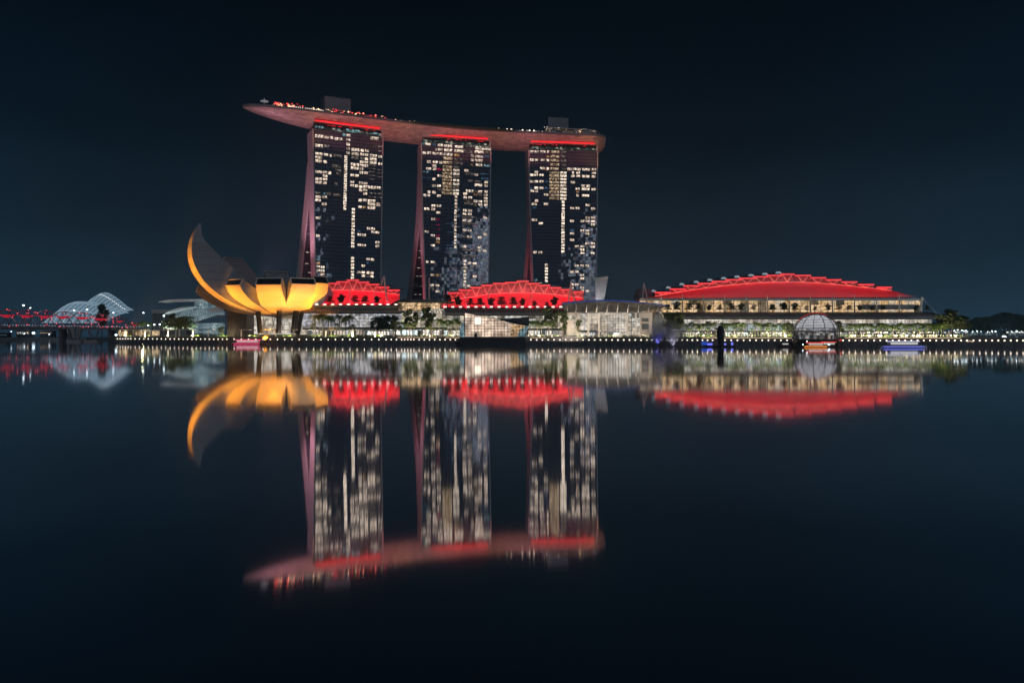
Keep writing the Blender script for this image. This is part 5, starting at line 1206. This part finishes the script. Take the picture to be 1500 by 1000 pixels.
b = MB(); b.prism([W(*q7(*p), DT-6) for p in ((1170, 220), (1230, 180), (1340, 148), (1398, 180), (1400, 218))], (0, 6, 0)); b.build('brown_awning', M['darkroof'], TH)
def wing(pts, w_, name='roof_wing', D=DT-6):
    b = MB(); P_ = [W(*q7(*p), D) for p in pts]; n = len(P_)
    for i in range(n-1):
        t0, t1 = math.sin((i+.15)/(n)*math.pi)*w_+.15, math.sin((i+1.15)/(n)*math.pi)*w_+.15
        b.hexa([P_[i]-Vector((0, 0, t0)), P_[i+1]-Vector((0, 0, t1)), P_[i+1]+Vector((0, 16, -t1)), P_[i]+Vector((0, 16, -t0)), P_[i], P_[i+1], P_[i+1]+Vector((0, 16, 0)), P_[i]+Vector((0, 16, 0))])
    return b.build(name, M['winglit'], TH)
M['winglit'] = mat('white_wing', (.75, .78, .80), .4)
wing([(598, 98), (650, 86), (720, 74), (800, 70), (880, 66), (960, 66), (1040, 68), (1140, 66), (1260, 62)], 1.8)
wing([(672, 246), (720, 218), (770, 196), (830, 176), (890, 164), (950, 158), (1020, 156)], 1.2)
b = MB()
for a in (((820, 55), (940, 0)), ((880, 55), (1000, -5)), ((1000, 60), (1130, -10)), ((1080, 60), (1250, -40)), ((860, 170), (1000, 90))): b.bar(W(*q7(*a[0]), DT-5), W(*q7(*a[1]), DT+4), .16)
b.build('stay_cable', M['steel'], TH)
area('theatre_light', (Xx(265, 650), 650, 12), (Xx(280, DT), DT, 34), 50, 2, 16000, (.75, .92, 1))
gb_ = thing('low_grey_block', (Xx(250, 720), 720, 5.4), 'plain dull grey block with pale parapet behind the theatre wings', 'building')
MB().box(Xx(223, 720), Xx(272, 720), 720, 760, 5.4, Zy(459, 720)).build('wall', mat('dull_wall', (.12, .13, .15), .8, noise=.15), gb_); MB().box(Xx(222, 718), Xx(273, 718), 718, 762, Zy(459, 718)+.02, Zy(453.5, 718)).build('parapet', mat('dull_parapet', (.3, .32, .35), .7), gb_)
btree(0, 250, 459, 'autumn tinted tree with orange lights before the theatre vault', D=652, sx=1.0)
btree(1, 272, 464, 'wide dark tree before the theatre vault', D=648, sx=1.2)
btree(1, 262, 467, 'low dark tree joining the autumn tinted one', D=650, sx=1.0)
btree(0, 324, 478, 'dark shrub sized tree between the shelter and brown lift core', D=600, sx=1.0)
for x, y, s_ in ((205, 471, 'yellow lit palm at the landing end of the spiral bridge'), (213, 469, 'second yellow lit palm at the bridge landing'), (221, 472, 'yellow lit palm nearest the street lamps by the bridge landing')):
    D = 680; place(pA[2], x, HZ+1, D, s_, 'palm tree', None, sc_=(Zy(y, D)-6)/10.5)
point('landing_light', (Xx(212, 670), 666, 9), 5200, (1, .85, .4))
def street_lamp(x, yt, D, label, cool=True, r_=.7, zb=5.4, arm=True):
    p = W(x, yt, D); r = thing('street_lamp', (p.x, D, zb), label, 'street lamp')
    MB().tube([(p.x, D, zb), (p.x, D, p.z)], [.16, .1], 6).build('pole', M['steel'], r)
    MB().ball((p.x, D, p.z+.3), r_, 8, 6, .7).build('lamp_head', M['lampcool'] if cool else M['lamp'], r, smooth=True)
for x, y, D, lb in ((240, 463, 668, 'tall cool street lamp beside the autumn tinted tree'), (210, 458.5, 760, 'bright cool street lamp between the domes and grey block'), (217, 477, 668, 'white globe lamp near the bridge landing'), (226, 476, 668, 'white globe lamp between bridge landing and shelter trees'), (234, 475.5, 668, 'white globe lamp next to the tall cool street lamp'), (246, 478, 660, 'white globe lamp under the autumn tinted tree')): street_lamp(x, y, D, lb, r_=.75 if y > 470 else .85)
street_lamp(170, 491, 640, 'bright cool lamp at the quay corner by the bridge', r_=1.0, zb=2.6)

# ---------------------------------------------------------------- spiral footbridge with red lamps
BR = thing('spiral_footbridge', (Xx(100, 720), 720, 0), 'spiral steel footbridge wrapped in double helix tubes dotted with red lamps', 'bridge')
bxs = [(-40, 760, 466.0, 13.2), (20, 748, 466.2, 13.0), (80, 735, 467.5, 12.0), (130, 722, 469, 11.0), (160, 712, 471, 10.0), (185, 700, 474.5, 8.0), (216, 690, 482, 2.0)]
def bp(x): D = interp([(q[0], q[1]) for q in bxs], x); y = interp([(q[0], q[2]) for q in bxs], x); r_ = interp([(q[0], q[3]) for q in bxs], x); return W(x, y, D), r_/F*D
for sgn, ph in ((1, 0), (-1, 0), (1, math.pi), (-1, math.pi)):
    pts = []
    for k in range(170):
        x = -40+k*1.5; c, r_ = bp(x); a = ph+sgn*x*2*math.pi/54.0; pts.append(c+Vector((0, math.cos(a)*r_, math.sin(a)*r_)))
    MB().tube(pts, .42, 5).build('helix_tube', mat('helix_steel', (.42, .34, .38), .35, .5) if 'helix' not in M else M['helix'], BR)
b = MB()
for k in range(30): 
    x = -36+k*8.2; c, r_ = bp(x); b.tube([c+Vector((0, math.cos(t*.5236)*r_*.96, math.sin(t*.5236)*r_*.96)) for t in range(13)], .10, 4)
b.build('hoop', M['steel'], BR)['kind'] = 'stuff'
b = MB()
for k in range(50):
    a_, c_ = -40+k*5.1, -40+(k+1)*5.1; p, _ = bp(a_); q, _ = bp(c_); zo = Vector((0, 0, -.0)); ya = interp([(-40, 478), (216, 482)], a_); yb_ = interp([(-40, 478), (216, 482)], c_)
    p.z = Zy(ya, p.y); q.z = Zy(yb_, q.y); b.bar(p, q, 5.5, 1.2)
b.build('walkway', M['concrete'], BR)
b = MB()
for k in range(62):
    a_ = -40+k*4.1; p, _ = bp(a_); p.z = Zy(interp([(-40, 477), (216, 481)], a_), p.y)+1.2; b.box(p.x-.3, p.x+.3, p.y-2.8, p.y-2.4, p.z-.3, p.z+.3)
b.build('deck_light', mat('deck_light_dim', (1, 1, 1), em=(.45, .5, .6), es=.9, sampling='NONE'), BR)['kind'] = 'stuff'
M['redlamp'] = mat('bridge_red_lamp', (1, .2, .2), em=(1, .09, .12), es=2.6, sampling='NONE')
b = MB()
for sgn, ph in ((1, 0), (-1, 0), (1, math.pi), (-1, math.pi)):
    for k in range(34):
        x = -38+k*7.1+random.uniform(-1, 1); c, r_ = bp(x); a = ph+sgn*x*2*math.pi/54.0
        if random.random() < .62 and x < 205: p = c+Vector((0, math.cos(a)*r_, math.sin(a)*r_)); b.ball(p, .55, 6, 4)
b.build('red_lamp', M['redlamp'], BR)['kind'] = 'stuff'
M['redshade'] = mat('red_mesh_shade_glow', (.8, .05, .08), .6, em=(.75, .02, .05), es=.55, sampling='NONE')  # shades are no lamps; the red light on them is put into emission
for x in (14, 43, 70, 96, 124, 150, 177, 199):
    c, r_ = bp(x); w_ = (11 if x < 170 else 5)/F*c.y; b = MB(); n = 10
    b.grid(lambda u, v: c+Vector(((2*u-1)*w_, -r_*.5+r_*v, r_*.42-abs(2*u-1)**1.6*r_*0-(1-abs(2*u-1)**2)*r_*.36*(1-v))), n, 3)
    b.build('shade_canopy', M['redshade'], BR)
for x0, w_, k_ in ((112, 9, 0), (137, 8, 1)):
    D = 722-k_*8; b = MB(); b.box(Xx(x0-w_*1.2, D), Xx(x0+w_*1.2, D), D-5, D+5, -2, 2.2); o = b.build('pier_base', M['concrete'], BR)
    b = MB()
    for s in (-1, 1): b.bar(W(x0+s*2, 496, D), W(x0+s*(w_*.75+k_*3), 480, D), 2.6-k_*1.4, 3-k_*1.6)
    b.build('pier_leg', M['concrete'] if not k_ else M['steel'], BR)
# road bridge behind it
RB = thing('road_bridge', (Xx(60, 800), 800, 0), 'dark low road bridge running behind the spiral footbridge', 'bridge')
MB().box(Xx(-120, 800), Xx(190, 800), 800, 815, Zy(482.5, 800), Zy(479, 800)).build('road_deck', M['quay'], RB)
for x in (88, 101, 160): MB().box(Xx(x-2, 802), Xx(x+2, 802), 802, 812, -2, Zy(482.5, 802)).build('pier', M['quay'], RB)
street_lamp(34.5, 447.5, 790, 'brightest cool street lamp above the spiral bridge', r_=1.1, zb=16); street_lamp(44.5, 451.5, 792, 'smaller cool street lamp next to the brightest one over the bridge', r_=.8, zb=16)
street_lamp(108.5, 455, 792, 'cool street lamp in front of the ribbed glass dome', r_=.9, zb=16); street_lamp(127.5, 454, 792, 'cool street lamp between the two glass domes', r_=1.0, zb=16); street_lamp(166, 458.5, 792, 'cool street lamp before the tall arched dome', r_=.9, zb=16)
# far bank lights under the bridges
FB = MB().box(-900, -560, 1010, 1200, -2, 3.5); tag(FB.build('far_bank', M['quay']), kind='structure')
for x0, x1, y0, y1, k_, lb in ((0, 10, 488, 492, 'teal', 'faint low building at the edge of the far bank'), (24, 43, 484, 490, 'shop', 'far low building with white and green lights under the spiral bridge'), (58, 76, 485, 489, 'upper', 'far low warm lit building under the spiral bridge'), (88, 102, 480.5, 489, 'arcade_cool', 'far pale lit hall between the bridge piers')):
    r = thing('far_pavilion', (Xx((x0+x1)/2, 1030), 1030, 3.5), lb, 'building'); MB().box(Xx(x0, 1030), Xx(x1, 1030), 1030.4, 1040, 3.5, Zy(y0, 1030)).build('wall', M['dark'], r); glazed(r, x0+.5, x1-.5, y0+1.6, y1-.5, 1029, k_, 3, 1, t=.9, depth=.6)
    MB().box(Xx(x0-.5, 1029), Xx(x1+.5, 1029), 1027, 1042, Zy(y0, 1029)+.1, Zy(y0, 1029)+1).build('roof', M['greyroof'], r)
for x, y in ((16.5, 486), (49, 488), (35.5, 489), (72, 490)): street_lamp(x, y, 1020, {16.5: 'far bank lamp, the one nearest the picture edge under the bridge', 49: 'strongest cool far bank lamp under the spiral bridge', 35.5: 'dim far bank lamp by the white and green lit building', 72: 'small far bank lamp by the warm lit building'}[x], r_=1.9 if x == 49 else .8, zb=3.5)

# ---------------------------------------------------------------- two glass domes behind
M['domeglass'] = mat('dome_glass_glow', (.20, .26, .31), .3, .1, em=(.055, .095, .125), es=1.7, sampling='NONE'); M['domerib'] = mat('dome_rib_glow', (.6, .65, .7), .4, em=(.22, .30, .36), es=.9, sampling='NONE')  # glow put into glass and ribs so the domes stand out
q6 = lambda a, b: (80+a/9.375, 420+b/9.375)
def dome(label, ridge, base_y, D, lean, ribs, lights):
    r = thing('glass_dome', (W(*q6(*ridge[len(ridge)//2]), D).x, D, 5.4), label, 'conservatory')
    zb = Zy(base_y, D)
    def pt(u, v):
        x = lerp(ridge[0][0], ridge[-1][0], u); y = interp(ridge, x); top = W(*q6(x, y), D+20); a = v*math.pi/2
        h = max(.3, top.z-zb); return Vector((top.x+lean*(1-math.sin(a)), D+20-26*math.cos(a), zb+h*math.sin(a)))
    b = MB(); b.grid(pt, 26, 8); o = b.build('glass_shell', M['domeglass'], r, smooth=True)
    for i in range(ribs):
        u = (i+.5)/ribs; b = MB(); b.tube([pt(u, v/8)+Vector((0, -.6, .3)) for v in range(9)], .5, 5); sub(b, 'rib', M['domerib'], o)
    b = MB()
    for j in (0, 3, 6, 8): b.tube([pt(i/26, j/8)+Vector((0, -.4, .3)) for i in range(27)], .35, 4)
    sub(b, 'ring_beam', M['domerib'], o)
    b = MB()
    for k in range(lights): u = lerp(.3, .97, k/lights); p = pt(u, .72)+Vector((0, -1.2, .8)); b.ball(p, .55, 5, 3)
    if lights: o2 = b.build('dome_light', M['tinywhite'], r); o2['kind'] = 'stuff'
    return r
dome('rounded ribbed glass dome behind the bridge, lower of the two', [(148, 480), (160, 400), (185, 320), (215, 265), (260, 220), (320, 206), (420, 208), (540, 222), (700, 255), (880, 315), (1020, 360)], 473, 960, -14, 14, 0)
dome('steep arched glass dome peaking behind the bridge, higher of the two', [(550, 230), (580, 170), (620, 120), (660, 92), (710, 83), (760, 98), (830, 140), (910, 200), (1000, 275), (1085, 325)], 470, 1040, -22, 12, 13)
b = MB(); tz_ = broadleaf
btree(1, 149, 447, 'dark tree between the two glass domes', D=930, sx=.55)
spot('dome_light_a', (-560, 880, 8), (-560, 960, 35), 60000, (.7, .88, 1), 100, 2)

# ---------------------------------------------------------------- glass sphere pavilion floating on the water
DS = 440; cxs = Xx(1195.5, DS); Rs = 32.0/F*DS; zc = Zy(489, DS)
S = thing('sphere_pavilion', (cxs, DS, 0), 'round glass dome pavilion floating on a black base in front of the convention centre', 'pavilion')
MB().lathe([(.1, -2), (Rs*.98, -2), (Rs*1.02, 1.5), (Rs*1.0, Zy(497, DS)-.1), (.1, Zy(497, DS))], (cxs, DS, 0), 40).build('base', M['dark'], S)
def sph(a, e_): return Vector((cxs+Rs*math.cos(e_)*math.cos(a), DS+Rs*math.cos(e_)*math.sin(a), zc+Rs*.93*math.sin(e_)))
b = MB(); b.grid(lambda u, v: sph(u*2*math.pi, lerp(-.28, math.pi/2*.995, v)), 40, 16)
gm = bpy.data.materials.new('sphere_glass'); gm.use_nodes = True; t = gm.node_tree; bs = t.nodes['Principled BSDF']; bs.inputs['Base Color'].default_value = (.35, .36, .38, 1); bs.inputs['Roughness'].default_value = .08
tr = t.nodes.new('ShaderNodeBsdfTransparent'); mxs = t.nodes.new('ShaderNodeMixShader'); mxs.inputs[0].default_value = .28; t.links.new(tr.outputs[0], mxs.inputs[1]); t.links.new(bs.outputs[0], mxs.inputs[2]); t.links.new(mxs.outputs[0], t.nodes['Material Output'].inputs[0])
b.build('glass_shell', gm, S, smooth=True)
# inner sunshade rings lit from below
M['shade'] = mat('sunshade_fabric', (.55, .55, .57), .7)
t = M['shade'].node_tree; tl_ = t.nodes.new('ShaderNodeBsdfTranslucent'); tl_.inputs[0].default_value = (.75, .75, .78, 1); ms_ = t.nodes.new('ShaderNodeMixShader'); ms_.inputs[0].default_value = .6
t.links.new(t.nodes['Principled BSDF'].outputs[0], ms_.inputs[1]); t.links.new(tl_.outputs[0], ms_.inputs[2]); t.links.new(ms_.outputs[0], t.nodes['Material Output'].inputs[0])
for j in range(13):
    e0, e1 = lerp(.30, 1.45, j/13)+.012, lerp(.30, 1.45, (j+.78)/13); b = MB()
    b.lathe([(Rs*.93*math.cos(e0), zc+Rs*.88*math.sin(e0)), (Rs*.93*math.cos(e1), zc+Rs*.88*math.sin(e1))], (cxs, DS, 0), 32); b.build('sunshade_ring', M['shade'], S)
for k in range(12):
    a = 2*math.pi*k/12+.02-math.pi/2; b = MB(); b.tube([sph(a, lerp(-.28, 1.55, v/10)) for v in range(11)], .2, 5); b.build('rib', M['dark'], S)
b = MB()
for j in range(9): e_ = (-.1, .05, .16, .30, .42, .58, .74, .92, 1.12)[j]; b.lathe([(Rs*1.005*math.cos(e_)+.08, -.08), (Rs*1.005*math.cos(e_)+.08, .08), (Rs*1.005*math.cos(e_)-.08, .08), (Rs*1.005*math.cos(e_)-.08, -.08)], (cxs, DS, zc+Rs*.93*math.sin(e_)), 40)
b.build('ring_band', M['mullion'], S)
MB().lathe([(Rs*.75, .3), (Rs*.75, 3.6)], (cxs, DS, Zy(497, DS)), 30).build('shop_interior', lit('sphere_rooms', [(.9, .95, 1), (.5, .4, .35), (.35, .45, .5), (1, .85, .75)], (1.6, 2.2, 1.6), .9, lo=.15, darkfrac=.3, detail=2), S)
b = MB()
for k in range(26):
    a = lerp(.78*math.pi, .22*math.pi, k/25) if True else 0; b.ball((cxs+Rs*1.03*math.cos(a), DS, zc+Rs*.96*math.sin(a)), .16, 5, 3)
b.build('red_edge_light', M['tinyred'], S)['kind'] = 'stuff'
spot('sphere_uplight', (cxs, DS, zc-.8), (cxs, DS, zc+12), 9000, (.95, .97, 1), 165, 3, .3); 
kb = thing('jetty_kiosk', (Xx(1229, 440), 440, 0), 'small dark jetty kiosk with red lit top beside the glass dome', 'kiosk')
MB().box(Xx(1226, 440), Xx(1232, 440), 438, 444, -1, Zy(499, 440)).build('wall', mat('kiosk_wall', (.12, .07, .09), .6), kb); MB().box(Xx(1225.3, 437.5), Xx(1232.6, 437.5), 437.4, 444.6, Zy(499, 437)+.02, Zy(498, 437)+.3).build('lit_roof', mat('kiosk_red', (1, .1, .08), em=(1, .07, .04), es=1.2), kb)

# ---------------------------------------------------------------- boats
def boat(name, x0, x1, y, D, label, hullm, deckm, trim, cabin=.6, h=1.0, cabh=2.0, lights=(), roofm=None, bow=1):
    a, c = Xx(x0, D), Xx(x1, D); L_ = c-a; cx = (a+c)/2; r = thing(name, (cx, D, 0), label, 'boat'); wv = min(4.2, L_*.22)
    def sec(t, z):
        if bow < 0: t = 1-t
        k = 1-max(0, (t-.62)/.38)**2.2; return wv/2*k*(.82+.18*z)
    b = MB(); n = 16
    prof = [(0, -.5), (.55, -.25), (.9, .5), (1.0, 1.0)]
    def hp(u, v):
        s = 2*v-1; q = abs(s); k = 1-max(0, ((u if bow > 0 else 1-u)-.62)/.38)**2.2
        zz = -.5+(h+.5)*(1-(1-q)**1.6)*1.0+(.35*max(0, ((u if bow > 0 else 1-u)-.6))**1.5*h*2*q); return Vector((a+L_*u, D+(1 if s > 0 else -1)*wv/2*k*min(1, q**.5*1.05), zz))
    b.grid(hp, n, 10); b.add([hp(0, v/10) for v in range(11)], [tuple(range(11))]); b.add([hp(1, v/10) for v in range(11)], [tuple(range(11))])
    b.build('hull', hullm, r, smooth=False)
    b = MB(); b.grid(lambda u, v: Vector((a+L_*u, lerp(hp(u, 0).y, hp(u, 1).y, v), hp(u, 0).z-.12)), n, 2); b.build('deck', deckm, r)
    ca, cc = cx-L_*cabin/2, cx+L_*cabin/2
    MB().box(ca, cc, D-wv*.33, D+wv*.33, h-.1, h+cabh*.85).build('cabin', M['cabin'], r)
    b = MB(); b.box(ca+.3, cc-.3, D-wv*.33-.06, D-wv*.33-.01, h+cabh*.3, h+cabh*.68); b.build('cabin_window', M['cabwin'], r)
    MB().box(ca-.6, cc+.6, D-wv*.42, D+wv*.42, h+cabh*.86, h+cabh).build('roof', roofm or deckm, r)
    if trim: MB().box(a+L_*.06, c-L_*.1, D-wv/2-.12, D-wv/2-.02, h*.55, h*.55+.28).build('light_strip', trim, r)
    for lx, lz in lights: MB().ball((a+L_*lx, D-wv*.4, lz), .28, 6, 4).build('lantern', M['lampcool'], r)
    return r
M['cabin'] = mat('boat_cabin', (.4, .4, .42), .5); M['cabwin'] = mat('cabin_glow', (1, 1, 1), em=(.8, .75, .65), es=.6)
M['woodhull'] = mat('timber_hull', (.10, .06, .045), .6); M['whitehull'] = mat('white_hull', (.7, .72, .78), .35)
M['ledr'] = mat('strip_red', (1, .1, .1), em=(1, .10, .07), es=1.2); M['ledo'] = mat('strip_orange', (1, .5, .1), em=(1, .30, .06), es=1.8); M['ledp'] = mat('strip_pink', (1, .2, .4), em=(1, .10, .24), es=1.7); M['ledb'] = mat('strip_blue', (.2, .2, 1), em=(.20, .22, 1), es=1.0); M['ledw'] = mat('strip_pale', (.9, .9, 1), em=(.62, .64, .85), es=1.0)
boat('river_boat', 341, 386, 503, 548, 'pink lit river boat passing below the lotus museum', M['woodhull'], M['ledp'], M['ledp'], .72, 1.0, 2.4, roofm=M['ledp'])
boat('river_boat', 1287, 1358, 510, 392, 'white and blue lit tour boat, the largest boat, beyond the glass dome', M['whitehull'], M['whitehull'], M['ledb'], .58, 1.1, 2.5, roofm=M['ledw'])
boat('river_boat', 1174, 1214, 507, 412, 'timber boat with orange strip lights moored before the glass dome', M['woodhull'], M['woodhull'], M['ledo'], .55, .8, 1.9, ((.02, 1.6), (.95, 1.6)), roofm=M['ledr'])
boat('river_boat', 1180, 1196, 503, 426, 'small timber boat with a short red strip, moored behind the orange lit one', M['woodhull'], M['woodhull'], M['ledr'], .5, .9, 1.9, ((.1, 3.2),))
boat('river_boat', 1203, 1225, 503, 426, 'small boat with a red roof strip near the jetty kiosk', M['woodhull'], M['woodhull'], None, .8, .9, 2.0, ((.5, 1.2),), roofm=M['ledr'], bow=-1)
boat('river_boat', 1140, 1160, 505, 430, 'unlit dark boat moored by the quay next to the glass dome', M['woodhull'], M['woodhull'], None, .5, .9, 1.6)
bg_ = thing('fountain_barge', (Xx(1052, 432), 432, 0), 'flat barge with blue lights around the dark post', 'barge')
MB().box(Xx(1032, 432), Xx(1075, 432), 428, 436, -.6, 1.0).build('deck', M['dark'], bg_)
MB().box(Xx(1030, 430), Xx(1035.5, 430), 429, 434, 1.0, 3.0).build('blue_screen', mat('blue_box', (.05, .1, .6), em=(.02, .07, .42), es=.8), bg_)
b = MB()
for x in (1036.5, 1038, 1039.6, 1041, 1042.6, 1061.5, 1062.8, 1071.5, 1073): p = Xx(x, 430); b.box(p-.25, p+.25, 429.5, 430, 1.0, 2.0+random.random()*.7)
b.build('blue_lamp', M['ledb'], bg_)
# dark bullet shaped post standing in the water
zt_ = Zy(476.5, 408); PX = Xx(1055.5, 408); rr_ = 5.3/F*408
st = thing('bullet_post', (PX, 408, 0), 'tall black bullet shaped post standing in the water', 'post')
MB().lathe([(.1, -1), (rr_*.62, -1), (rr_*.66, .9), (rr_*.6, 1.0)], (PX, 408, 0), 18).build('footing', M['dark'], st)
MB().lathe([(rr_*.58, .9), (rr_*.66, 1.6), (rr_*.78, zt_*.3), (rr_*.95, zt_*.55), (rr_, zt_*.75), (rr_*.93, zt_*.86), (rr_*.7, zt_*.95), (rr_*.35, zt_*.99), (.02, zt_)], (PX, 408, 0), 20).build('shaft', mat('black_stone', (.03, .035, .038), .6, noise=.2), st, smooth=True)
MB().tube([(PX-1.3, 407, zt_*.62), (PX-.3, 406, zt_*.66), (PX+.1, 406, zt_*.72)], [.5, .4, .2], 6).build('carved_arm', M['dark'], st)

# ---------------------------------------------------------------- fountain mist with blue light, buoys
mm = bpy.data.materials.new('fountain_mist'); mm.use_nodes = True; t = mm.node_tree; t.nodes.remove(t.nodes['Principled BSDF'])
vp = t.nodes.new('ShaderNodeVolumePrincipled'); vp.inputs['Color'].default_value = (.8, .82, .9, 1); t.links.new(vp.outputs[0], t.nodes['Material Output'].inputs['Volume'])
cc_ = t.nodes.new('ShaderNodeTexCoord'); gr = t.nodes.new('ShaderNodeTexGradient'); gr.gradient_type = 'SPHERICAL'; mp_ = t.nodes.new('ShaderNodeMapping'); t.links.new(cc_.outputs['Object'], mp_.inputs[0]); t.links.new(mp_.outputs[0], gr.inputs[0])
nz_ = t.nodes.new('ShaderNodeTexNoise'); nz_.inputs['Scale'].default_value = .18; t.links.new(cc_.outputs['Object'], nz_.inputs[0])
mu_ = t.nodes.new('ShaderNodeMath'); mu_.operation = 'MULTIPLY'; t.links.new(gr.outputs[1], mu_.inputs[0]); t.links.new(nz_.outputs[0], mu_.inputs[1]); m2_ = t.nodes.new('ShaderNodeMath'); m2_.operation = 'MULTIPLY'; m2_.inputs[1].default_value = .45; t.links.new(mu_.outputs[0], m2_.inputs[0]); t.links.new(m2_.outputs[0], vp.inputs['Density'])
mp_.inputs['Scale'].default_value = (1/17, 1/9, 1/12)
DF = 466; b = MB(); b.lathe([(.05, -13), (10, -9), (17, 0), (13, 7), (6, 11), (.05, 13)], (0, 0, 0), 20)
for i, v in enumerate(b.v): b.v[i] = (v[0], v[1]*.5, v[2]+2)
mi_ = b.build('mist', mm, None, smooth=True); mi_.location = (Xx(970, DF), DF-13, 5); tag(mi_, kind='stuff')
spot('fountain_light', (Xx(957, DF), DF-13, .6), (Xx(958, DF), DF-13, 14), 2600, (.16, .16, 1), 95, .5); spot('fountain_light', (Xx(980, DF), DF-13, .6), (Xx(975, DF), DF-13, 14), 3200, (.75, .7, .95), 110, .8)

# ---------------------------------------------------------------- right end: far lights and hills
street_lamp(1471, 494, 470, 'very bright cool floodlight on the quay near the wooded shore', r_=1.15, zb=5.4)
hb = MB()
def hz(u, v): x = lerp(1405, 1640, u); y = clampi([(1405, 482), (1420, 470), (1450, 466), (1465, 461), (1480, 460.5), (1500, 464), (1560, 462), (1640, 470)], x); a = v*math.pi/2; p = W(x, y, 900); return Vector((p.x, 900-60*math.cos(a), 5+(p.z-5)*math.sin(a)*(1+.03*math.sin(x*1.7))))
hb.grid(hz, 60, 8); tag(hb.build('hill', mat('hill_woods', (.07, .09, .07), .9, noise=.4, nscale=.05)), kind='structure')
spot('shore_fill_beam', (Xx(1471, 478), 478, 9), (Xx(1455, 640), 660, 14), 50000, (.6, .85, 1), 130, .6); spot('shore_fill_beam', (Xx(1410, 470), 474, 8), (Xx(1420, 640), 640, 14), 16000, (.7, .9, 1), 120, .6)  # spots added to brighten the dark shore trees and the hill
FX = [(1388, 1400, 'cluster of white lit stalls past the tallest dark tree'), (1404, 1420, 'teal and white lit stalls beside the white lit cluster'), (1422, 1440, 'low teal lit stalls in the middle of the wooded shore'), (1444, 1462, 'low teal lit stalls just before the bright floodlight'), (1478, 1500, 'low teal lit stalls beyond the bright floodlight')]
for x0, x1, lb in FX:
    D = Q(x0)+36; r = thing('market_stall', (Xx((x0+x1)/2, D), D, 5.4), lb, 'stall'); glazed(r, x0, x1, 486.5, 491.5, D, 'teal' if x0 > 1400 else 'shop', 1.6, 1, t=.3, depth=.5); MB().box(Xx(x0-.5, D), Xx(x1+.5, D), D-1.5, D+4, Zy(486.3, D), Zy(485.6, D)).build('roof', M['greyroof'], r)
    for k in range(3): xx = lerp(x0, x1, (k+.5)/3); sub(MB().ball(W(xx, 485.8-(1 if k % 2 else 0), D-1), .35, 6, 4), 'lamp', M['lampcool'] if x0 > 1400 else M['tinywhite'], r.children[0])
for x, y, D in ((1398, 488, 466), (1403, 487, 466), (1409, 487.5, 468), (1490, 489, 480), (1458, 489, 470), (1415, 488, 470)): street_lamp(x, y-3, D, {1398: 'first white globe lamp beside the tallest dark tree', 1403: 'second white globe lamp beyond the tallest dark tree', 1409: 'third white globe lamp beyond the tallest dark tree', 1490: 'cool lamp past the bright floodlight', 1458: 'cool lamp just before the bright floodlight', 1415: 'fourth white globe lamp, beside the teal lit stalls'}[x], r_=.42)
for x0 in (1414, 1420):
    o = MB().bar(W(x0, 499-.3, Q(x0)+5), W(x0+8, 502.5, Q(x0)+2), .5, .3).build('ramp_light', M['steplight']); tag(o, 'slanting warm light line on the quay ramp, %s the wooded shore' % ('nearer to the palms than' if x0 == 1414 else 'closest to'), 'light strip')

# ---------------------------------------------------------------- the financial district across the bay behind the viewer, mirrored in the tower glass
sk = MB(); rnd = random.Random(3)
for x0, y0, w_, d_, h in ((438, -300, 22, 40, 290), (480, -270, 16, 40, 380), (505, -240, 30, 44, 390), (548, -290, 30, 44, 330), (424, -250, 16, 40, 120), (640, -210, 40, 40, 110), (700, -200, 46, 40, 90), (590, -330, 30, 40, 170)):
    sk.box(x0, x0+w_, y0, y0+d_, 2, h)
skm = lit('office_tower_lights', [(.45, .70, 1), (.9, .85, .7), (.25, .6, .8), (.8, .9, 1), (.3, .5, 1), (.9, .1, .25)], (3.2, 3.4, 3.2), 6.0, lo=.1, darkfrac=.74, detail=2)
tag(sk.build('city_skyline', skm), kind='stuff')

# ---------------------------------------------------------------- humid night air
hm = bpy.data.materials.new('night_haze'); hm.use_nodes = True; t = hm.node_tree; t.nodes.clear(); ho_ = t.nodes.new('ShaderNodeOutputMaterial'); hv = t.nodes.new('ShaderNodeVolumePrincipled')
hv.inputs['Color'].default_value = (.50, .78, 1, 1); hv.inputs['Density'].default_value = .00022; t.links.new(hv.outputs[0], ho_.inputs['Volume'])
tag(MB().box(-1300, 1300, -60, 1450, -3, 235).build('haze', hm), kind='stuff')
